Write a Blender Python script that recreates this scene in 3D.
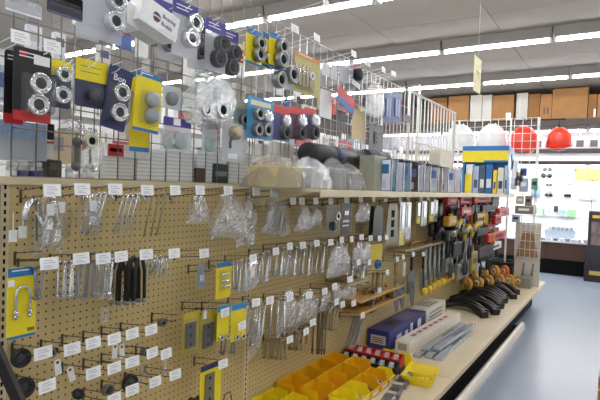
import bpy, bmesh, math, random
from mathutils import Vector, Matrix
random.seed(7)
R_ = math.radians
scene = bpy.context.scene
C = scene.collection
for o in list(bpy.data.objects): bpy.data.objects.remove(o)

# ------------------------------------------------------------------ camera
FPX = 510.0
ROLL, PITCH, YAW = R_(2.0), R_(-1.6), R_(32.5)
CAM = Vector((1.6, 0.0, 1.5))
_f = Vector((-math.sin(YAW)*math.cos(PITCH), math.cos(YAW)*math.cos(PITCH), math.sin(PITCH)))
_r0 = Vector((math.cos(YAW), math.sin(YAW), 0)); _u0 = _r0.cross(_f)
_r = _r0*math.cos(ROLL) + _u0*math.sin(ROLL)
_u = -_r0*math.sin(ROLL) + _u0*math.cos(ROLL)
cd = bpy.data.cameras.new('camera'); cam = bpy.data.objects.new('camera', cd); C.objects.link(cam)
cd.sensor_width = 36.0; cd.lens = FPX/600.0*36.0; cd.clip_start = 0.02
cam.matrix_world = Matrix(((_r.x,_u.x,-_f.x,CAM.x),(_r.y,_u.y,-_f.y,CAM.y),(_r.z,_u.z,-_f.z,CAM.z),(0,0,0,1)))
scene.camera = cam

# ------------------------------------------------------------------ world and exposure
w = bpy.data.worlds.new('world'); scene.world = w; w.use_nodes = True
w.node_tree.nodes['Background'].inputs[0].default_value = (0.85,0.92,1.0,1)
w.node_tree.nodes['Background'].inputs[1].default_value = 1.0
scene.view_settings.view_transform = 'Standard'
scene.view_settings.look = 'None'
scene.view_settings.exposure = 0.0
scene.view_settings.gamma = 1.0
scene.view_settings.use_curve_mapping = False
TUBE_STRENGTH = 46.0
SHOWCASE_STRENGTH = 110.0

# ------------------------------------------------------------------ measuring helpers (world points seen at a place of the photo)
def ray(x, y): return _f + _r*((x-300)/FPX) - _u*((y-200)/FPX)
def onX(x, y, X): d = ray(x,y); return CAM + d*((X-CAM.x)/d.x)
def onY(x, y, Y): d = ray(x,y); return CAM + d*((Y-CAM.y)/d.y)
def onZ(x, y, Z): d = ray(x,y); return CAM + d*((Z-CAM.z)/d.z)
def rectX(x0, y0, x1, y1, X):
    cx, cy = (x0+x1)/2, (y0+y1)/2
    a = onX(x0,cy,X); b = onX(x1,cy,X); t = onX(cx,y0,X); u = onX(cx,y1,X)
    return (a.y+b.y)/2, t.z, abs(b.y-a.y), t.z-u.z      # Y centre, top Z, width, height
def rectY(x0, y0, x1, y1, Y):
    cx, cy = (x0+x1)/2, (y0+y1)/2
    a = onY(x0,cy,Y); b = onY(x1,cy,Y); t = onY(cx,y0,Y); u = onY(cx,y1,Y)
    return (a.x+b.x)/2, t.z, abs(b.x-a.x), t.z-u.z

# ------------------------------------------------------------------ materials
MATS = {}
def lin(c):
    return tuple(((v/255)/12.92 if v/255 <= .04045 else ((v/255+.055)/1.055)**2.4) for v in c) + (1,)
def mat(rgb, rough=.5, metal=0.0, var=.06, scale=30.0, spec=.5, name=None, bump=0.0, coat=0.0):
    key = (tuple(rgb), rough, metal, var, scale, spec, bump, coat)
    if key in MATS: return MATS[key]
    m = bpy.data.materials.new(name or 'paint_%d_%d_%d' % tuple(int(v) for v in rgb)); m.use_nodes = True
    nt = m.node_tree; b = nt.nodes['Principled BSDF']
    b.inputs['Roughness'].default_value = rough; b.inputs['Metallic'].default_value = metal
    b.inputs['Specular IOR Level'].default_value = spec
    b.inputs['Coat Weight'].default_value = coat
    tc = nt.nodes.new('ShaderNodeTexCoord'); n = nt.nodes.new('ShaderNodeTexNoise')
    n.inputs['Scale'].default_value = scale; n.inputs['Detail'].default_value = 3
    nt.links.new(tc.outputs['Object'], n.inputs['Vector'])
    r = nt.nodes.new('ShaderNodeValToRGB'); c = lin(rgb)
    r.color_ramp.elements[0].position = .3; r.color_ramp.elements[1].position = .7
    r.color_ramp.elements[0].color = tuple(v*(1-var) for v in c[:3])+(1,)
    r.color_ramp.elements[1].color = tuple(min(1,v*(1+var)) for v in c[:3])+(1,)
    nt.links.new(n.outputs['Fac'], r.inputs['Fac']); nt.links.new(r.outputs['Color'], b.inputs['Base Color'])
    if bump:
        bp = nt.nodes.new('ShaderNodeBump'); bp.inputs['Strength'].default_value = bump; bp.inputs['Distance'].default_value = .01
        nt.links.new(n.outputs['Fac'], bp.inputs['Height']); nt.links.new(bp.outputs['Normal'], b.inputs['Normal'])
    MATS[key] = m; return m
def clear(name, milk=.12, tint=(240,244,246), gloss=.35, rough=.12, crumple=0.0):
    if name in MATS: return MATS[name]
    m = bpy.data.materials.new(name); m.use_nodes = True; nt = m.node_tree
    for n in list(nt.nodes):
        if n.type != 'OUTPUT_MATERIAL': nt.nodes.remove(n)
    out = [n for n in nt.nodes if n.type == 'OUTPUT_MATERIAL'][0]
    tr = nt.nodes.new('ShaderNodeBsdfTransparent'); gl = nt.nodes.new('ShaderNodeBsdfGlossy'); df = nt.nodes.new('ShaderNodeBsdfDiffuse')
    df.inputs['Color'].default_value = lin(tint); gl.inputs['Roughness'].default_value = rough
    tr.inputs['Color'].default_value = tuple(.86+.14*v for v in lin(tint)[:3])+(1,)
    tl = nt.nodes.new('ShaderNodeBsdfTranslucent'); tl.inputs['Color'].default_value = lin(tint); md = nt.nodes.new('ShaderNodeMixShader'); md.inputs[0].default_value = .4
    nt.links.new(df.outputs[0], md.inputs[1]); nt.links.new(tl.outputs[0], md.inputs[2])
    lw = nt.nodes.new('ShaderNodeLayerWeight'); lw.inputs['Blend'].default_value = gloss
    m1 = nt.nodes.new('ShaderNodeMixShader'); m2 = nt.nodes.new('ShaderNodeMixShader')
    m1.inputs[0].default_value = milk
    nt.links.new(tr.outputs[0], m1.inputs[1]); nt.links.new(md.outputs[0], m1.inputs[2])
    mul = nt.nodes.new('ShaderNodeMath'); mul.operation = 'MULTIPLY'; mul.inputs[1].default_value = .55
    nt.links.new(lw.outputs['Fresnel'], mul.inputs[0])
    nt.links.new(mul.outputs[0], m2.inputs[0]); nt.links.new(m1.outputs[0], m2.inputs[1]); nt.links.new(gl.outputs[0], m2.inputs[2])
    if crumple:
        tc = nt.nodes.new('ShaderNodeTexCoord'); n = nt.nodes.new('ShaderNodeTexNoise'); n.inputs['Scale'].default_value = 45; n.inputs['Detail'].default_value = 4
        bp = nt.nodes.new('ShaderNodeBump'); bp.inputs['Strength'].default_value = crumple; bp.inputs['Distance'].default_value = .02
        nt.links.new(tc.outputs['Object'], n.inputs['Vector']); nt.links.new(n.outputs['Fac'], bp.inputs['Height'])
        nt.links.new(bp.outputs['Normal'], gl.inputs['Normal']); nt.links.new(bp.outputs['Normal'], df.inputs['Normal'])
    nt.links.new(m2.outputs[0], out.inputs['Surface'])
    MATS[name] = m; return m
def emit(name, rgb, s):
    if name in MATS: return MATS[name]
    m = bpy.data.materials.new(name); m.use_nodes = True; b = m.node_tree.nodes['Principled BSDF']
    b.inputs['Base Color'].default_value = (.9,.9,.9,1)
    b.inputs['Emission Color'].default_value = lin(rgb); b.inputs['Emission Strength'].default_value = s
    MATS[name] = m; return m
def math_node(nt, op, a, b=None):
    n = nt.nodes.new('ShaderNodeMath'); n.operation = op
    for i, v in enumerate((a,b)):
        if v is None: continue
        if isinstance(v,(int,float)): n.inputs[i].default_value = v
        else: nt.links.new(v, n.inputs[i])
    return n.outputs[0]
def pegboard_material():
    m = mat((204,181,126), .55, 0, .05, 3.0, .4, 'pegboard'); nt = m.node_tree
    b = nt.nodes['Principled BSDF']; old = b.inputs['Base Color'].links[0].from_socket
    tc = nt.nodes.new('ShaderNodeTexCoord'); sp = nt.nodes.new('ShaderNodeSeparateXYZ'); nt.links.new(tc.outputs['Object'], sp.inputs[0])
    def cell(s): return math_node(nt,'SUBTRACT', math_node(nt,'FRACT', math_node(nt,'DIVIDE', s, .0254)), .5)
    dy, dz = cell(sp.outputs['Y']), cell(sp.outputs['Z'])
    d2 = math_node(nt,'ADD', math_node(nt,'MULTIPLY',dy,dy), math_node(nt,'MULTIPLY',dz,dz))
    hole = math_node(nt,'LESS_THAN', d2, .0185)
    mx = nt.nodes.new('ShaderNodeMix'); mx.data_type = 'RGBA'
    nt.links.new(hole, mx.inputs[0]); nt.links.new(old, mx.inputs[6]); mx.inputs[7].default_value = lin((48,36,24))
    nt.links.new(mx.outputs[2], b.inputs['Base Color']); return m
def wood(rgb, name, scale=9):
    if name in MATS: return MATS[name]
    m = mat(rgb, .45, 0, .12, 12, .4, name); nt = m.node_tree; b = nt.nodes['Principled BSDF']
    tc = nt.nodes.new('ShaderNodeTexCoord'); mp = nt.nodes.new('ShaderNodeMapping'); mp.inputs['Scale'].default_value = (1,1,14)
    wv = nt.nodes.new('ShaderNodeTexNoise'); wv.inputs['Scale'].default_value = scale; wv.inputs['Detail'].default_value = 5
    nt.links.new(tc.outputs['Object'], mp.inputs[0]); nt.links.new(mp.outputs[0], wv.inputs['Vector'])
    r = [n for n in nt.nodes if n.type == 'VALTORGB'][0]; nt.links.new(wv.outputs['Fac'], r.inputs['Fac'])
    c = lin(rgb); r.color_ramp.elements[0].color = tuple(v*.6 for v in c[:3])+(1,); r.color_ramp.elements[1].color = tuple(v*1.25 for v in c[:3])+(1,)
    MATS[name] = m; return m

PEG = pegboard_material()
CREAM = mat((214,198,160), .45, 0, .04, 4, .4, 'cream_enamel')
CREAMD = mat((226,210,176), .4, 0, .05, 3, .45, 'cream_deck')
BLACK = mat((22,22,24), .5); BLACKR = mat((26,25,26), .38, 0, .1, 40, .5, 'black_rubber')
DARK = mat((14,14,14), .8, 0, .1, 10, .2, 'dark_recess')
WHITE = mat((238,238,234), .5); WHITEG = mat((240,241,240), .25, 0, .02, 5, .5, 'white_gloss')
WIRE = mat((196,198,196), .3, .85, .03, 10, .5, 'wire_chrome'); WWIRE = mat((232,232,224), .4, 0, .03, 10, .5, 'white_wire')
GWIRE = mat((136,132,126), .35, .6, .05, 20, .5, 'grey_wire')
DWIRE = mat((92,84,74), .4, .7, .1, 40, .5, 'dull_wire')
ZINC = mat((222,225,226), .26, .85, .12, 60, .5, 'zinc'); CHROME = mat((222,222,220), .14, 1.0, .05, 20, .5, 'chrome')
STEEL = mat((146,147,146), .36, .8, .15, 50, .5, 'dull_steel'); BRASSY = mat((172,158,124), .4, .75, .12, 50, .5, 'yellow_zinc')
PLATE = mat((248,248,245), .45, 0, .03, 20, .5, 'price_plate'); PRINT = mat((206,206,210), .7, 0, .05, 20, .3, 'grey_print')
YELLOW = mat((238,216,26), .45, 0, .04, 20, .5, 'yellow_card'); BLUE = mat((38,116,178), .45, 0, .05, 20, .5, 'blue_card')
NAVY = mat((36,44,92), .4, 0, .08, 20, .5, 'navy_card'); VIOLET = mat((62,52,140), .4, 0, .08, 20, .5, 'violet_card')
RED = mat((206,40,42), .4); ORANGE = mat((240,66,34), .3, 0, .04, 8, .5, 'orange_red_shell', coat=.4)
BINY = mat((240,182,20), .35, 0, .05, 10, .5, 'bin_amber'); BINL = mat((248,222,30), .35, 0, .04, 10, .5, 'bin_lemon')
CARDB = mat((150,106,64), .75, 0, .1, 6, .2, 'cardboard'); CARDL = mat((172,126,80), .75, 0, .08, 6, .2, 'cardboard_light')
GREY = mat((140,142,146), .5); DGREY = mat((66,66,70), .5); BAGGREY = mat((140,140,140), .4, .3, .3, 40, .5, 'grey_bits')
CLEAR = clear('clear_blister', .10, gloss=.3); BAG = clear('clear_bag', .06, (214,210,200), gloss=.45, rough=.2, crumple=.9)
BAGM = clear('milky_bag', .12, (222,218,208), gloss=.45, rough=.25, crumple=.8); GREENBAG = clear('greenish_bag', .26, (222,238,226), .45, .2, .8)
PANE = clear('clear_backing', .42, (236,238,242), .3, .2); SHELFBAG = clear('shelf_bag', .2, (230,230,226), .45, .2, .9); YBAG = clear('amber_bag', .4, (214,200,110), .35, .2, .3); GLASS = clear('glass', .02, gloss=.25, rough=.02)

# ------------------------------------------------------------------ mesh builder
class MB:
    def __init__(s): s.v = []; s.f = []; s.m = []; s.smooth = []
    def add(s, v, f, mi=0, sm=False):
        n = len(s.v); s.v += [tuple(p) for p in v]; s.f += [tuple(i+n for i in q) for q in f]; s.m += [mi]*len(f); s.smooth += [sm]*len(f); return s
    def box(s, x0, x1, y0, y1, z0, z1, mi=0):
        v = [(x0,y0,z0),(x1,y0,z0),(x1,y1,z0),(x0,y1,z0),(x0,y0,z1),(x1,y0,z1),(x1,y1,z1),(x0,y1,z1)]
        return s.add(v, [(0,3,2,1),(4,5,6,7),(0,1,5,4),(1,2,6,5),(2,3,7,6),(3,0,4,7)], mi)
    def bevbox(s, x0, x1, y0, y1, z0, z1, b, mi=0):
        bm = bmesh.new(); bmesh.ops.create_cube(bm, size=1)
        for v in bm.verts: v.co = Vector(((x0+x1)/2+v.co.x*(x1-x0), (y0+y1)/2+v.co.y*(y1-y0), (z0+z1)/2+v.co.z*(z1-z0)))
        bmesh.ops.bevel(bm, geom=list(bm.edges), offset=b, segments=2, affect='EDGES', profile=.5)
        bm.verts.index_update(); v = [tuple(q.co) for q in bm.verts]; f = [tuple(q.index for q in g.verts) for g in bm.faces]; bm.free()
        return s.add(v, f, mi, False)
    def tube(s, pts, r, n=6, mi=0, cap=True):
        pts = [Vector(p) for p in pts]; rs = r if isinstance(r,(list,tuple)) else [r]*len(pts)
        V = []; Fc = []; prev = None
        for i, p in enumerate(pts):
            t = (pts[min(i+1,len(pts)-1)] - pts[max(i-1,0)]).normalized()
            a = prev if prev is not None else (Vector((0,0,1)) if abs(t.z) < .9 else Vector((1,0,0)))
            a = (a - t*a.dot(t))
            if a.length < 1e-6: a = t.orthogonal()
            a.normalize(); prev = a; b = t.cross(a)
            for k in range(n):
                an = 2*math.pi*k/n; V.append(p + (a*math.cos(an)+b*math.sin(an))*rs[i])
        for i in range(len(pts)-1):
            for k in range(n):
                k2 = (k+1)%n; Fc.append((i*n+k, i*n+k2, (i+1)*n+k2, (i+1)*n+k))
        if cap: Fc.append(tuple(range(n-1,-1,-1))); Fc.append(tuple((len(pts)-1)*n+k for k in range(n)))
        return s.add(V, Fc, mi, n > 5)
    def lathe(s, prof, axis='x', n=16, at=(0,0,0), mi=0):
        V = []; Fc = []
        for (r, h) in prof:
            for k in range(n):
                a = 2*math.pi*k/n; c, d = r*math.cos(a), r*math.sin(a)
                p = {'x':(h,c,d),'y':(c,h,d),'z':(c,d,h)}[axis]; V.append((p[0]+at[0],p[1]+at[1],p[2]+at[2]))
        for i in range(len(prof)-1):
            for k in range(n):
                k2 = (k+1)%n; Fc.append((i*n+k, i*n+k2, (i+1)*n+k2, (i+1)*n+k))
        if prof[0][0] > 1e-5: Fc.append(tuple(range(n-1,-1,-1)))
        if prof[-1][0] > 1e-5: Fc.append(tuple((len(prof)-1)*n+k for k in range(n)))
        return s.add(V, Fc, mi, True)
    def prism(s, poly, h0, h1, axis='x', mi=0):          # poly in (y,z) for x, (x,z) for y, (x,y) for z
        def P(a, b, h): return {'x':(h,a,b),'y':(a,h,b),'z':(a,b,h)}[axis]
        n = len(poly); V = [P(a,b,h0) for a,b in poly]+[P(a,b,h1) for a,b in poly]
        Fc = [tuple(range(n-1,-1,-1)), tuple(range(n,2*n))]+[(i,(i+1)%n,n+(i+1)%n,n+i) for i in range(n)]
        return s.add(V, Fc, mi)
    def mesh(s, name, mats):
        me = bpy.data.meshes.new(name); me.from_pydata(s.v, [], s.f)
        for m in (mats if isinstance(mats,(list,tuple)) else [mats]): me.materials.append(m)
        me.polygons.foreach_set('material_index', s.m); me.polygons.foreach_set('use_smooth', s.smooth)
        bm = bmesh.new(); bm.from_mesh(me); bmesh.ops.recalc_face_normals(bm, faces=bm.faces); bm.to_mesh(me); bm.free()
        me.update(); return me
    def build(s, name, mats, parent=None, loc=(0,0,0)):
        o = bpy.data.objects.new(name, s.mesh(name, mats)); C.objects.link(o); o.location = loc
        if parent: o.parent = parent
        return o
def inst(name, me, parent=None, loc=(0,0,0), rot=(0,0,0), scale=None):
    o = bpy.data.objects.new(name, me); C.objects.link(o); o.location = loc; o.rotation_euler = rot
    if scale: o.scale = scale
    if parent: o.parent = parent
    return o
def tag(o, label, cat, group=None, kind=None):
    o['label'] = label; o['category'] = cat
    if group: o['group'] = group
    if kind: o['kind'] = kind
    return o
def thing(name, label, cat, loc=(0,0,0), rz=0, group=None):
    o = bpy.data.objects.new(name, None); C.objects.link(o); o.location = loc; o.rotation_euler = (0,0,rz); o.empty_display_size = .05
    return tag(o, label, cat, group)
def struct(name, mb, mats, label=None):
    o = mb.build(name, mats); o['kind'] = 'structure'
    if label: o['label'] = label
    return o
def copy_tree(o, parent=None):
    c = o.copy(); C.objects.link(c); c.parent = parent
    for ch in list(o.children): copy_tree(ch, c)
    return c
def text(body, size, m, parent, loc, rot=(R_(90),0,R_(90)), name='lettering'):
    cu = bpy.data.curves.new(name, 'FONT'); cu.body = body; cu.size = size; cu.extrude = .0003; cu.resolution_u = 2
    tmp = bpy.data.objects.new(name, cu); C.objects.link(tmp); dg = bpy.context.evaluated_depsgraph_get()
    me = bpy.data.meshes.new_from_object(tmp.evaluated_get(dg)); bpy.data.objects.remove(tmp); me.materials.clear(); me.materials.append(m)
    o = bpy.data.objects.new(name, me); C.objects.link(o); o.location = loc; o.rotation_euler = rot; o.parent = parent
    return o
def ordinal(n):
    if n < 20: return ORD[n]
    tens = {2:'twent',3:'thirt',4:'fort',5:'fift',6:'sixt'}; n += 1
    return tens[n//10]+'ieth' if n%10 == 0 else tens[n//10]+'y-'+ORD[n%10-1]
ORD = ['first','second','third','fourth','fifth','sixth','seventh','eighth','ninth','tenth','eleventh','twelfth','thirteenth','fourteenth','fifteenth','sixteenth','seventeenth','eighteenth','nineteenth','twentieth']

# ================================================================== THE SETTING
CEIL = 3.40; XL, XR, YF, YB = -6.4, 4.4, -4.6, 11.4
def floor_material():
    m = mat((148,159,173), .3, 0, .03, 2.2, .5, 'floor_vinyl'); nt = m.node_tree; b = nt.nodes['Principled BSDF']
    tc = nt.nodes.new('ShaderNodeTexCoord'); n = nt.nodes.new('ShaderNodeTexNoise'); n.inputs['Scale'].default_value = 3.5; n.inputs['Detail'].default_value = 6
    mr = nt.nodes.new('ShaderNodeMapRange'); mr.inputs[3].default_value = .27; mr.inputs[4].default_value = .36
    nt.links.new(tc.outputs['Object'], n.inputs['Vector']); nt.links.new(n.outputs['Fac'], mr.inputs[0]); nt.links.new(mr.outputs[0], b.inputs['Roughness'])
    return m
struct('floor', MB().box(XL,XR,YF,YB,-.1,0), floor_material(), 'glossy pale blue-grey floor of the aisle')
ceil = struct('ceiling', MB().box(XL,XR,YF,YB,CEIL+.012,CEIL+.1), mat((92,88,82), .9), 'ceiling of large off-white acoustic panels')
ROWS = [-1.65,0.38,2.41,4.43,6.47,8.6]
FX = [0.19+1.277*k for k in range(-5,3)]
yed = [YF]
for r in ROWS: yed += [r, r+1.27]
yed = sorted(y for y in yed if y < YB-.3)+[YB]
xed = [0.29+1.30*k for k in range(-6,4)]; xed = [x for x in xed if XL < x < XR]; xed = [XL]+xed+[XR]
CT = mat((168,161,151), .9, 0, .05, 90, .2, 'acoustic_panel', bump=.25)
pc = {}
for i in range(len(xed)-1):
    for j in range(len(yed)-1):
        a, b = round(xed[i+1]-xed[i]-.008,3), round(yed[j+1]-yed[j]-.008,3)
        if (a,b) not in pc: pc[(a,b)] = MB().box(-a/2,a/2,-b/2,b/2,0,.012).mesh('ceiling_panel', CT)
        inst('ceiling_panel', pc[(a,b)], ceil, ((xed[i]+xed[i+1])/2,(yed[j]+yed[j+1])/2,CEIL))
WALLP = mat((240,238,232), .8, 0, .03, 3, .3, 'wall_paint')
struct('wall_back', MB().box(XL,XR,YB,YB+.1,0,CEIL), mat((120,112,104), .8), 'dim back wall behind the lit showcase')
struct('wall_left', MB().box(XL-.1,XL,YF,YB,0,CEIL), WALLP, 'pale wall on the far side of the store')
struct('wall_right', MB().box(XR,XR+.1,YF,YB,0,CEIL), WALLP, 'pale wall on the right of the store')
wf = MB(); wf.box(XL,XR,YF-.1,YF,0,.8); wf.box(XL,XR,YF-.1,YF,2.7,CEIL)
for x in (XL,-2.6,1.0,XR-.3): wf.box(x,x+.3,YF-.1,YF,.8,2.7)
struct('wall_front', wf, WALLP, 'storefront wall with large windows')

# fluorescent strip fixtures
TUBE = emit('fluorescent_tube', (246,248,255), TUBE_STRENGTH)
def fixture_proto():
    hs = MB(); hs.prism([(-.05,0),(-.075,.115),(.075,.115),(.05,0)], -.625, .625, 'x')
    house = hs.mesh('housing', mat((132,126,118), .5, 0, .03, 5, .4, 'shaded_fixture_enamel'))  # grey darkened to paint in the shade on the housing's near side
    tube = MB().tube([(-.6,0,0),(.6,0,0)], .018, 8).mesh('tube', TUBE)
    hold = MB().box(-.012,.012,-.03,.03,-.045,.002).mesh('lamp_holder', WHITE)
    tube2 = MB().tube([(-.6,0,0),(.6,0,0)], .018, 8).mesh('tube', emit('showcase_tube', (250,250,255), SHOWCASE_STRENGTH))
    return house, tube, hold, tube2
FH, FT, FHO, FT2 = fixture_proto()
def fixture(x, y, z, label, group, tube=None):
    t = thing('strip_light', label, 'ceiling light', (x,y,z), 0, group)
    inst('housing', FH, t); inst('tube', tube or FT, t, (0,0,-.022))
    for s in (-1,1):
        inst('lamp_holder', FHO, t, (s*.612,0,0))
names = {3:'nearest visible', 4:'middle', 5:'farthest'}
for ri, ry in enumerate(ROWS):
    for k, x in enumerate(FX):
        wh = names.get(ri)
        if x < -5.2: continue
        lb = ('fluorescent strip light in the %s ceiling row, %s from the left' % (wh, ORD[k])) if wh else 'unseen fluorescent strip light added to brighten the near end of the store'  # rows out of view are unseen lamps, added for their light
        fixture(x, ry, CEIL-.117, lb, 'fluorescent strip lights on the ceiling')

# ================================================================== THE GONDOLA
G0, BAY = .83, 1.22
DECK = .30; DX = .72; TOP = 1.485
posts = [G0+BAY*i for i in range(6)]            # .83 ... 6.93
GEND = posts[-1]
g = thing('gondola_shelving', 'long cream pegboard gondola running down the aisle', 'shelving', (0,0,0))
for i in range(5):
    y0, y1 = posts[i]+.014, posts[i+1]-.014
    inst('pegboard_panel', MB().box(-.012,0,-(y1-y0)/2,(y1-y0)/2,-.59,.59).mesh('pegboard_panel', PEG), g, (0,(y0+y1)/2,DECK+.59))
slot = MB().box(-.03,.002,-.014,.014,0,TOP-.0).mesh('upright_post', CREAM)
slotm = MB()
for k in range(46):
    z = .34+k*.0254; slotm.box(.0015,.0035,-.003,.003,z,z+.014)
slotme = slotm.mesh('slot_row', DARK)
for p in posts:
    u = inst('upright_post', slot, g, (0,p,0)); inst('slot_row', slotme, u)
MB().box(-.03,.012,posts[0]-.014,posts[1],TOP-.012,TOP+.012).build('top_rail', CREAM, g)
MB().box(-.03,.006,posts[1],GEND,TOP-.03,TOP-.004).build('top_rail', CREAM, g)
dk = MB()
for i in range(6):
    y0 = posts[i] if i < 5 else GEND
    y1 = posts[i+1] if i < 5 else 7.75
    d = MB().bevbox(.004,DX,y0+.002,y1-.002,DECK-.03,DECK,.004).build('deck_shelf', CREAMD, g)
    MB().box(DX,DX+.006,y0+.004,y1-.004,DECK-.035,DECK-.004).build('price_channel', CREAM, d)
MB().box(.0,.60,posts[0],7.5,.0,DECK-.032).build('base', DARK, g)  # near-black colour paints in the shadow under the deck
kp = [(.672,0),(.725,0),(.725,.045),(.715,.07),(.695,.08),(.678,.074)]
for i in range(5):
    y1 = posts[i+1]-.003 if i < 4 else 6.1
    MB().prism(kp, posts[i]+.003, y1, 'y').build('kick_plate', mat((238,230,212),.4,0,.04,4,.5,'kick_enamel'), g)
MB().box(.60,.67,posts[0],6.1,.0,.03).build('kick_base', DARK, g)  # also near-black, part of the painted under-deck shadow
# top display shelf (bay two onward)
for i in range(1,5):
    y0, y1 = posts[i]+.003, posts[i+1]-.003
    s = MB().box(.008,.40,y0,y1,TOP-.012,TOP).build('top_shelf', CREAMD, g)
    MB().prism([(.40,TOP-.034),(.407,TOP-.034),(.407,TOP+.001),(.40,TOP)], y0, y1, 'y').build('shelf_lip', CREAM, s)
    for yy in (y0+.01, y1-.01):
        MB().prism([(.006,TOP-.013),(.36,TOP-.013),(.02,TOP-.10),(.006,TOP-.10)], yy-.004, yy+.004, 'y').build('bracket', CREAM, s)
# shelf on the rear side, behind the wire grid
MB().box(-.40,-.031,posts[0],GEND,TOP-.03,TOP-.012).build('rear_shelf', CREAMD, g)
MB().box(-.06,-.031,posts[0],GEND,0,TOP-.04).build('rear_panel', CREAM, g)
# darker neighbouring post at the near end
t = thing('wooden_post', 'dark brown post at the near end of the pegboard', 'post', (-.02,.80,0))
MB().box(-.03,.03,-.016,.012,0,1.47).build('post_body', mat((70,50,38), .6), t)
MB().box(-.02,.0305,-.014,.01,.6,.9).build('label_strip', mat((120,60,44), .6), t)

# wire grid panels above the pegboard
GT = 2.36
def grid_panel(y0, y1, z0, z1, label, m, r, sy, sz, frame=None, xx=-.006):
    t = thing('wire_grid_panel', label, 'wire grid', (xx,y0,z0), 0, 'wire grid panels above the pegboard')
    L, H = y1-y0, z1-z0
    vme = MB().tube([(0,0,0),(0,0,H)], r, 6).mesh('wire', m); hme = MB().tube([(0,0,0),(0,L,0)], r, 6).mesh('wire', m)
    n = max(1,round(L/sy))
    for i in range(n+1): inst('wire', vme, t, (0,L*i/n,0))
    k = max(1,round(H/sz))
    for i in range(k+1): inst('wire', hme, t, (r*1.8,0,H*i/k))
    if frame:
        inst('frame_rail', MB().tube([(0,0,0),(0,0,H),(0,L,H),(0,L,0)], frame, 8).mesh('frame_rail', m), t)
    return t
for i, lb in enumerate(['chrome wire grid panel holding the blister packs at the near end','chrome wire grid panel above the bagged parts on the shelf']):
    grid_panel(posts[i]+.02, posts[i+1]-.02, TOP+.013, GT+.35 if i == 0 else GT, lb, GWIRE if i == 0 else WIRE, .0024 if i == 0 else .0028, .0762, .1524)
grid_panel(posts[2]+.02, posts[3]-.30, TOP+.004, GT-.02, 'white wire grid panel left of the tall white gate frame', WWIRE, .003, .0762, .1524)
grid_panel(posts[3]-.26, posts[4]-.10, TOP+.004, GT-.01, 'white barred gate panel with a heavy top rail', WWIRE, .006, .10, .45, .012)

# ---- peg hooks
HK = {}
def hook_mesh(L, steel):
    k = (round(L,2), steel)
    if k not in HK:
        m = DWIRE if steel else WWIRE; rise = .022*L/.16
        a = MB().tube([(.0,0,-.012),(.004,0,0),(.012,0,.002),(L*.9,0,rise*.85),(L,0,rise+.006)], .0019, 6)
        b = MB().tube([(.004,0,.026),(.012,0,.028),(L+.008,0,.030+rise*.8)], .0015, 6)
        c = MB().box(-.001,.003,-.003,.003,-.012,.031)
        HK[k] = (a.mesh('hook_wire', m), b.mesh('scan_wire', m), c.mesh('back_clip', m))
    return HK[k]
PP = MB().box(-.001,.001,-.028,.028,-.018,.018).mesh('price_plate', PLATE)
pr = MB()
for z,a,b in ((.009,-.018,.010),(.002,-.018,.018),(-.006,-.018,.004),(-.011,-.018,.012)): pr.box(.001,.0014,a,b,z-.0014,z+.0014)
PPR = pr.mesh('print', PRINT)
hooknames = set()
def hook(px, py, label, X=.16, plate=True, dark=True, group='peg hooks on the pegboard', pw=1.0, y=None, z=None):
    if y is None:
        p = onX(px, py, X); y, z = p.y, p.z
    rise = .022*X/.16
    t = thing('peg_hook', label, 'hook', (.002,y,z-rise-.012), 0, group)
    a, b, c = hook_mesh(X, dark)
    inst('hook_wire', a, t); inst('scan_wire', b, t); inst('back_clip', c, t)
    if plate:
        q = inst('price_plate', PP, t, (X+.010,0,rise+.012), (0,R_(-6),R_(random.uniform(-4,6))), (1,pw,1)); inst('print', PPR, q)
    return y, z-rise-.012        # y and height of the wire root

# ================================================================== GOODS: builders
def lip_ring(mb, r, d, at, mi=0, n=18):                       # a hollow hub: rim, outer wall, inner dark bore
    mb.lathe([(r*.96,0),(r,d*.25),(r,d*.8),(r*.93,d),(r*.78,d),(r*.70,d*.86),(r*.62,d*.86)], 'x', n, at, mi)
def ring_part(parent, r, d, at, m, bore=DARK, name='hub'):
    mb = MB(); lip_ring(mb, r, d, (0,0,0)); o = mb.build(name, m, parent, at)
    MB().lathe([(r*.56,d*.80),(r*.50,d*.875)], 'x', 14).build('bore', bore, o); return o
def cap_part(parent, r, d, at, m, name='cap'):
    return MB().lathe([(r,0),(r,d*.55),(r*.92,d*.8),(r*.7,d*.92),(r*.35,d),(.0005,d)], 'x', 18).build(name, m, parent, at)
def blister_part(parent, y0, y1, z0, z1, d, m=CLEAR, x=.001):
    b = min(.012, (y1-y0)*.2)
    v = [(x,y0,z0),(x,y1,z0),(x,y1,z1),(x,y0,z1),(x+d,y0+b,z0+b),(x+d,y1-b,z0+b),(x+d,y1-b,z1-b),(x+d,y0+b,z1-b)]
    return MB().add(v, [(4,5,6,7),(0,1,5,4),(1,2,6,5),(2,3,7,6),(3,0,4,7)]).build('blister', m, parent)
def card_outline(w, h, slotted=True):
    c = min(.006, w*.1)
    return [(-w/2+c,-h),(w/2-c,-h),(w/2,-h+c),(w/2,-c),(w/2-c,0),(-w/2+c,0),(-w/2,-c),(-w/2,-h+c)]
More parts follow.
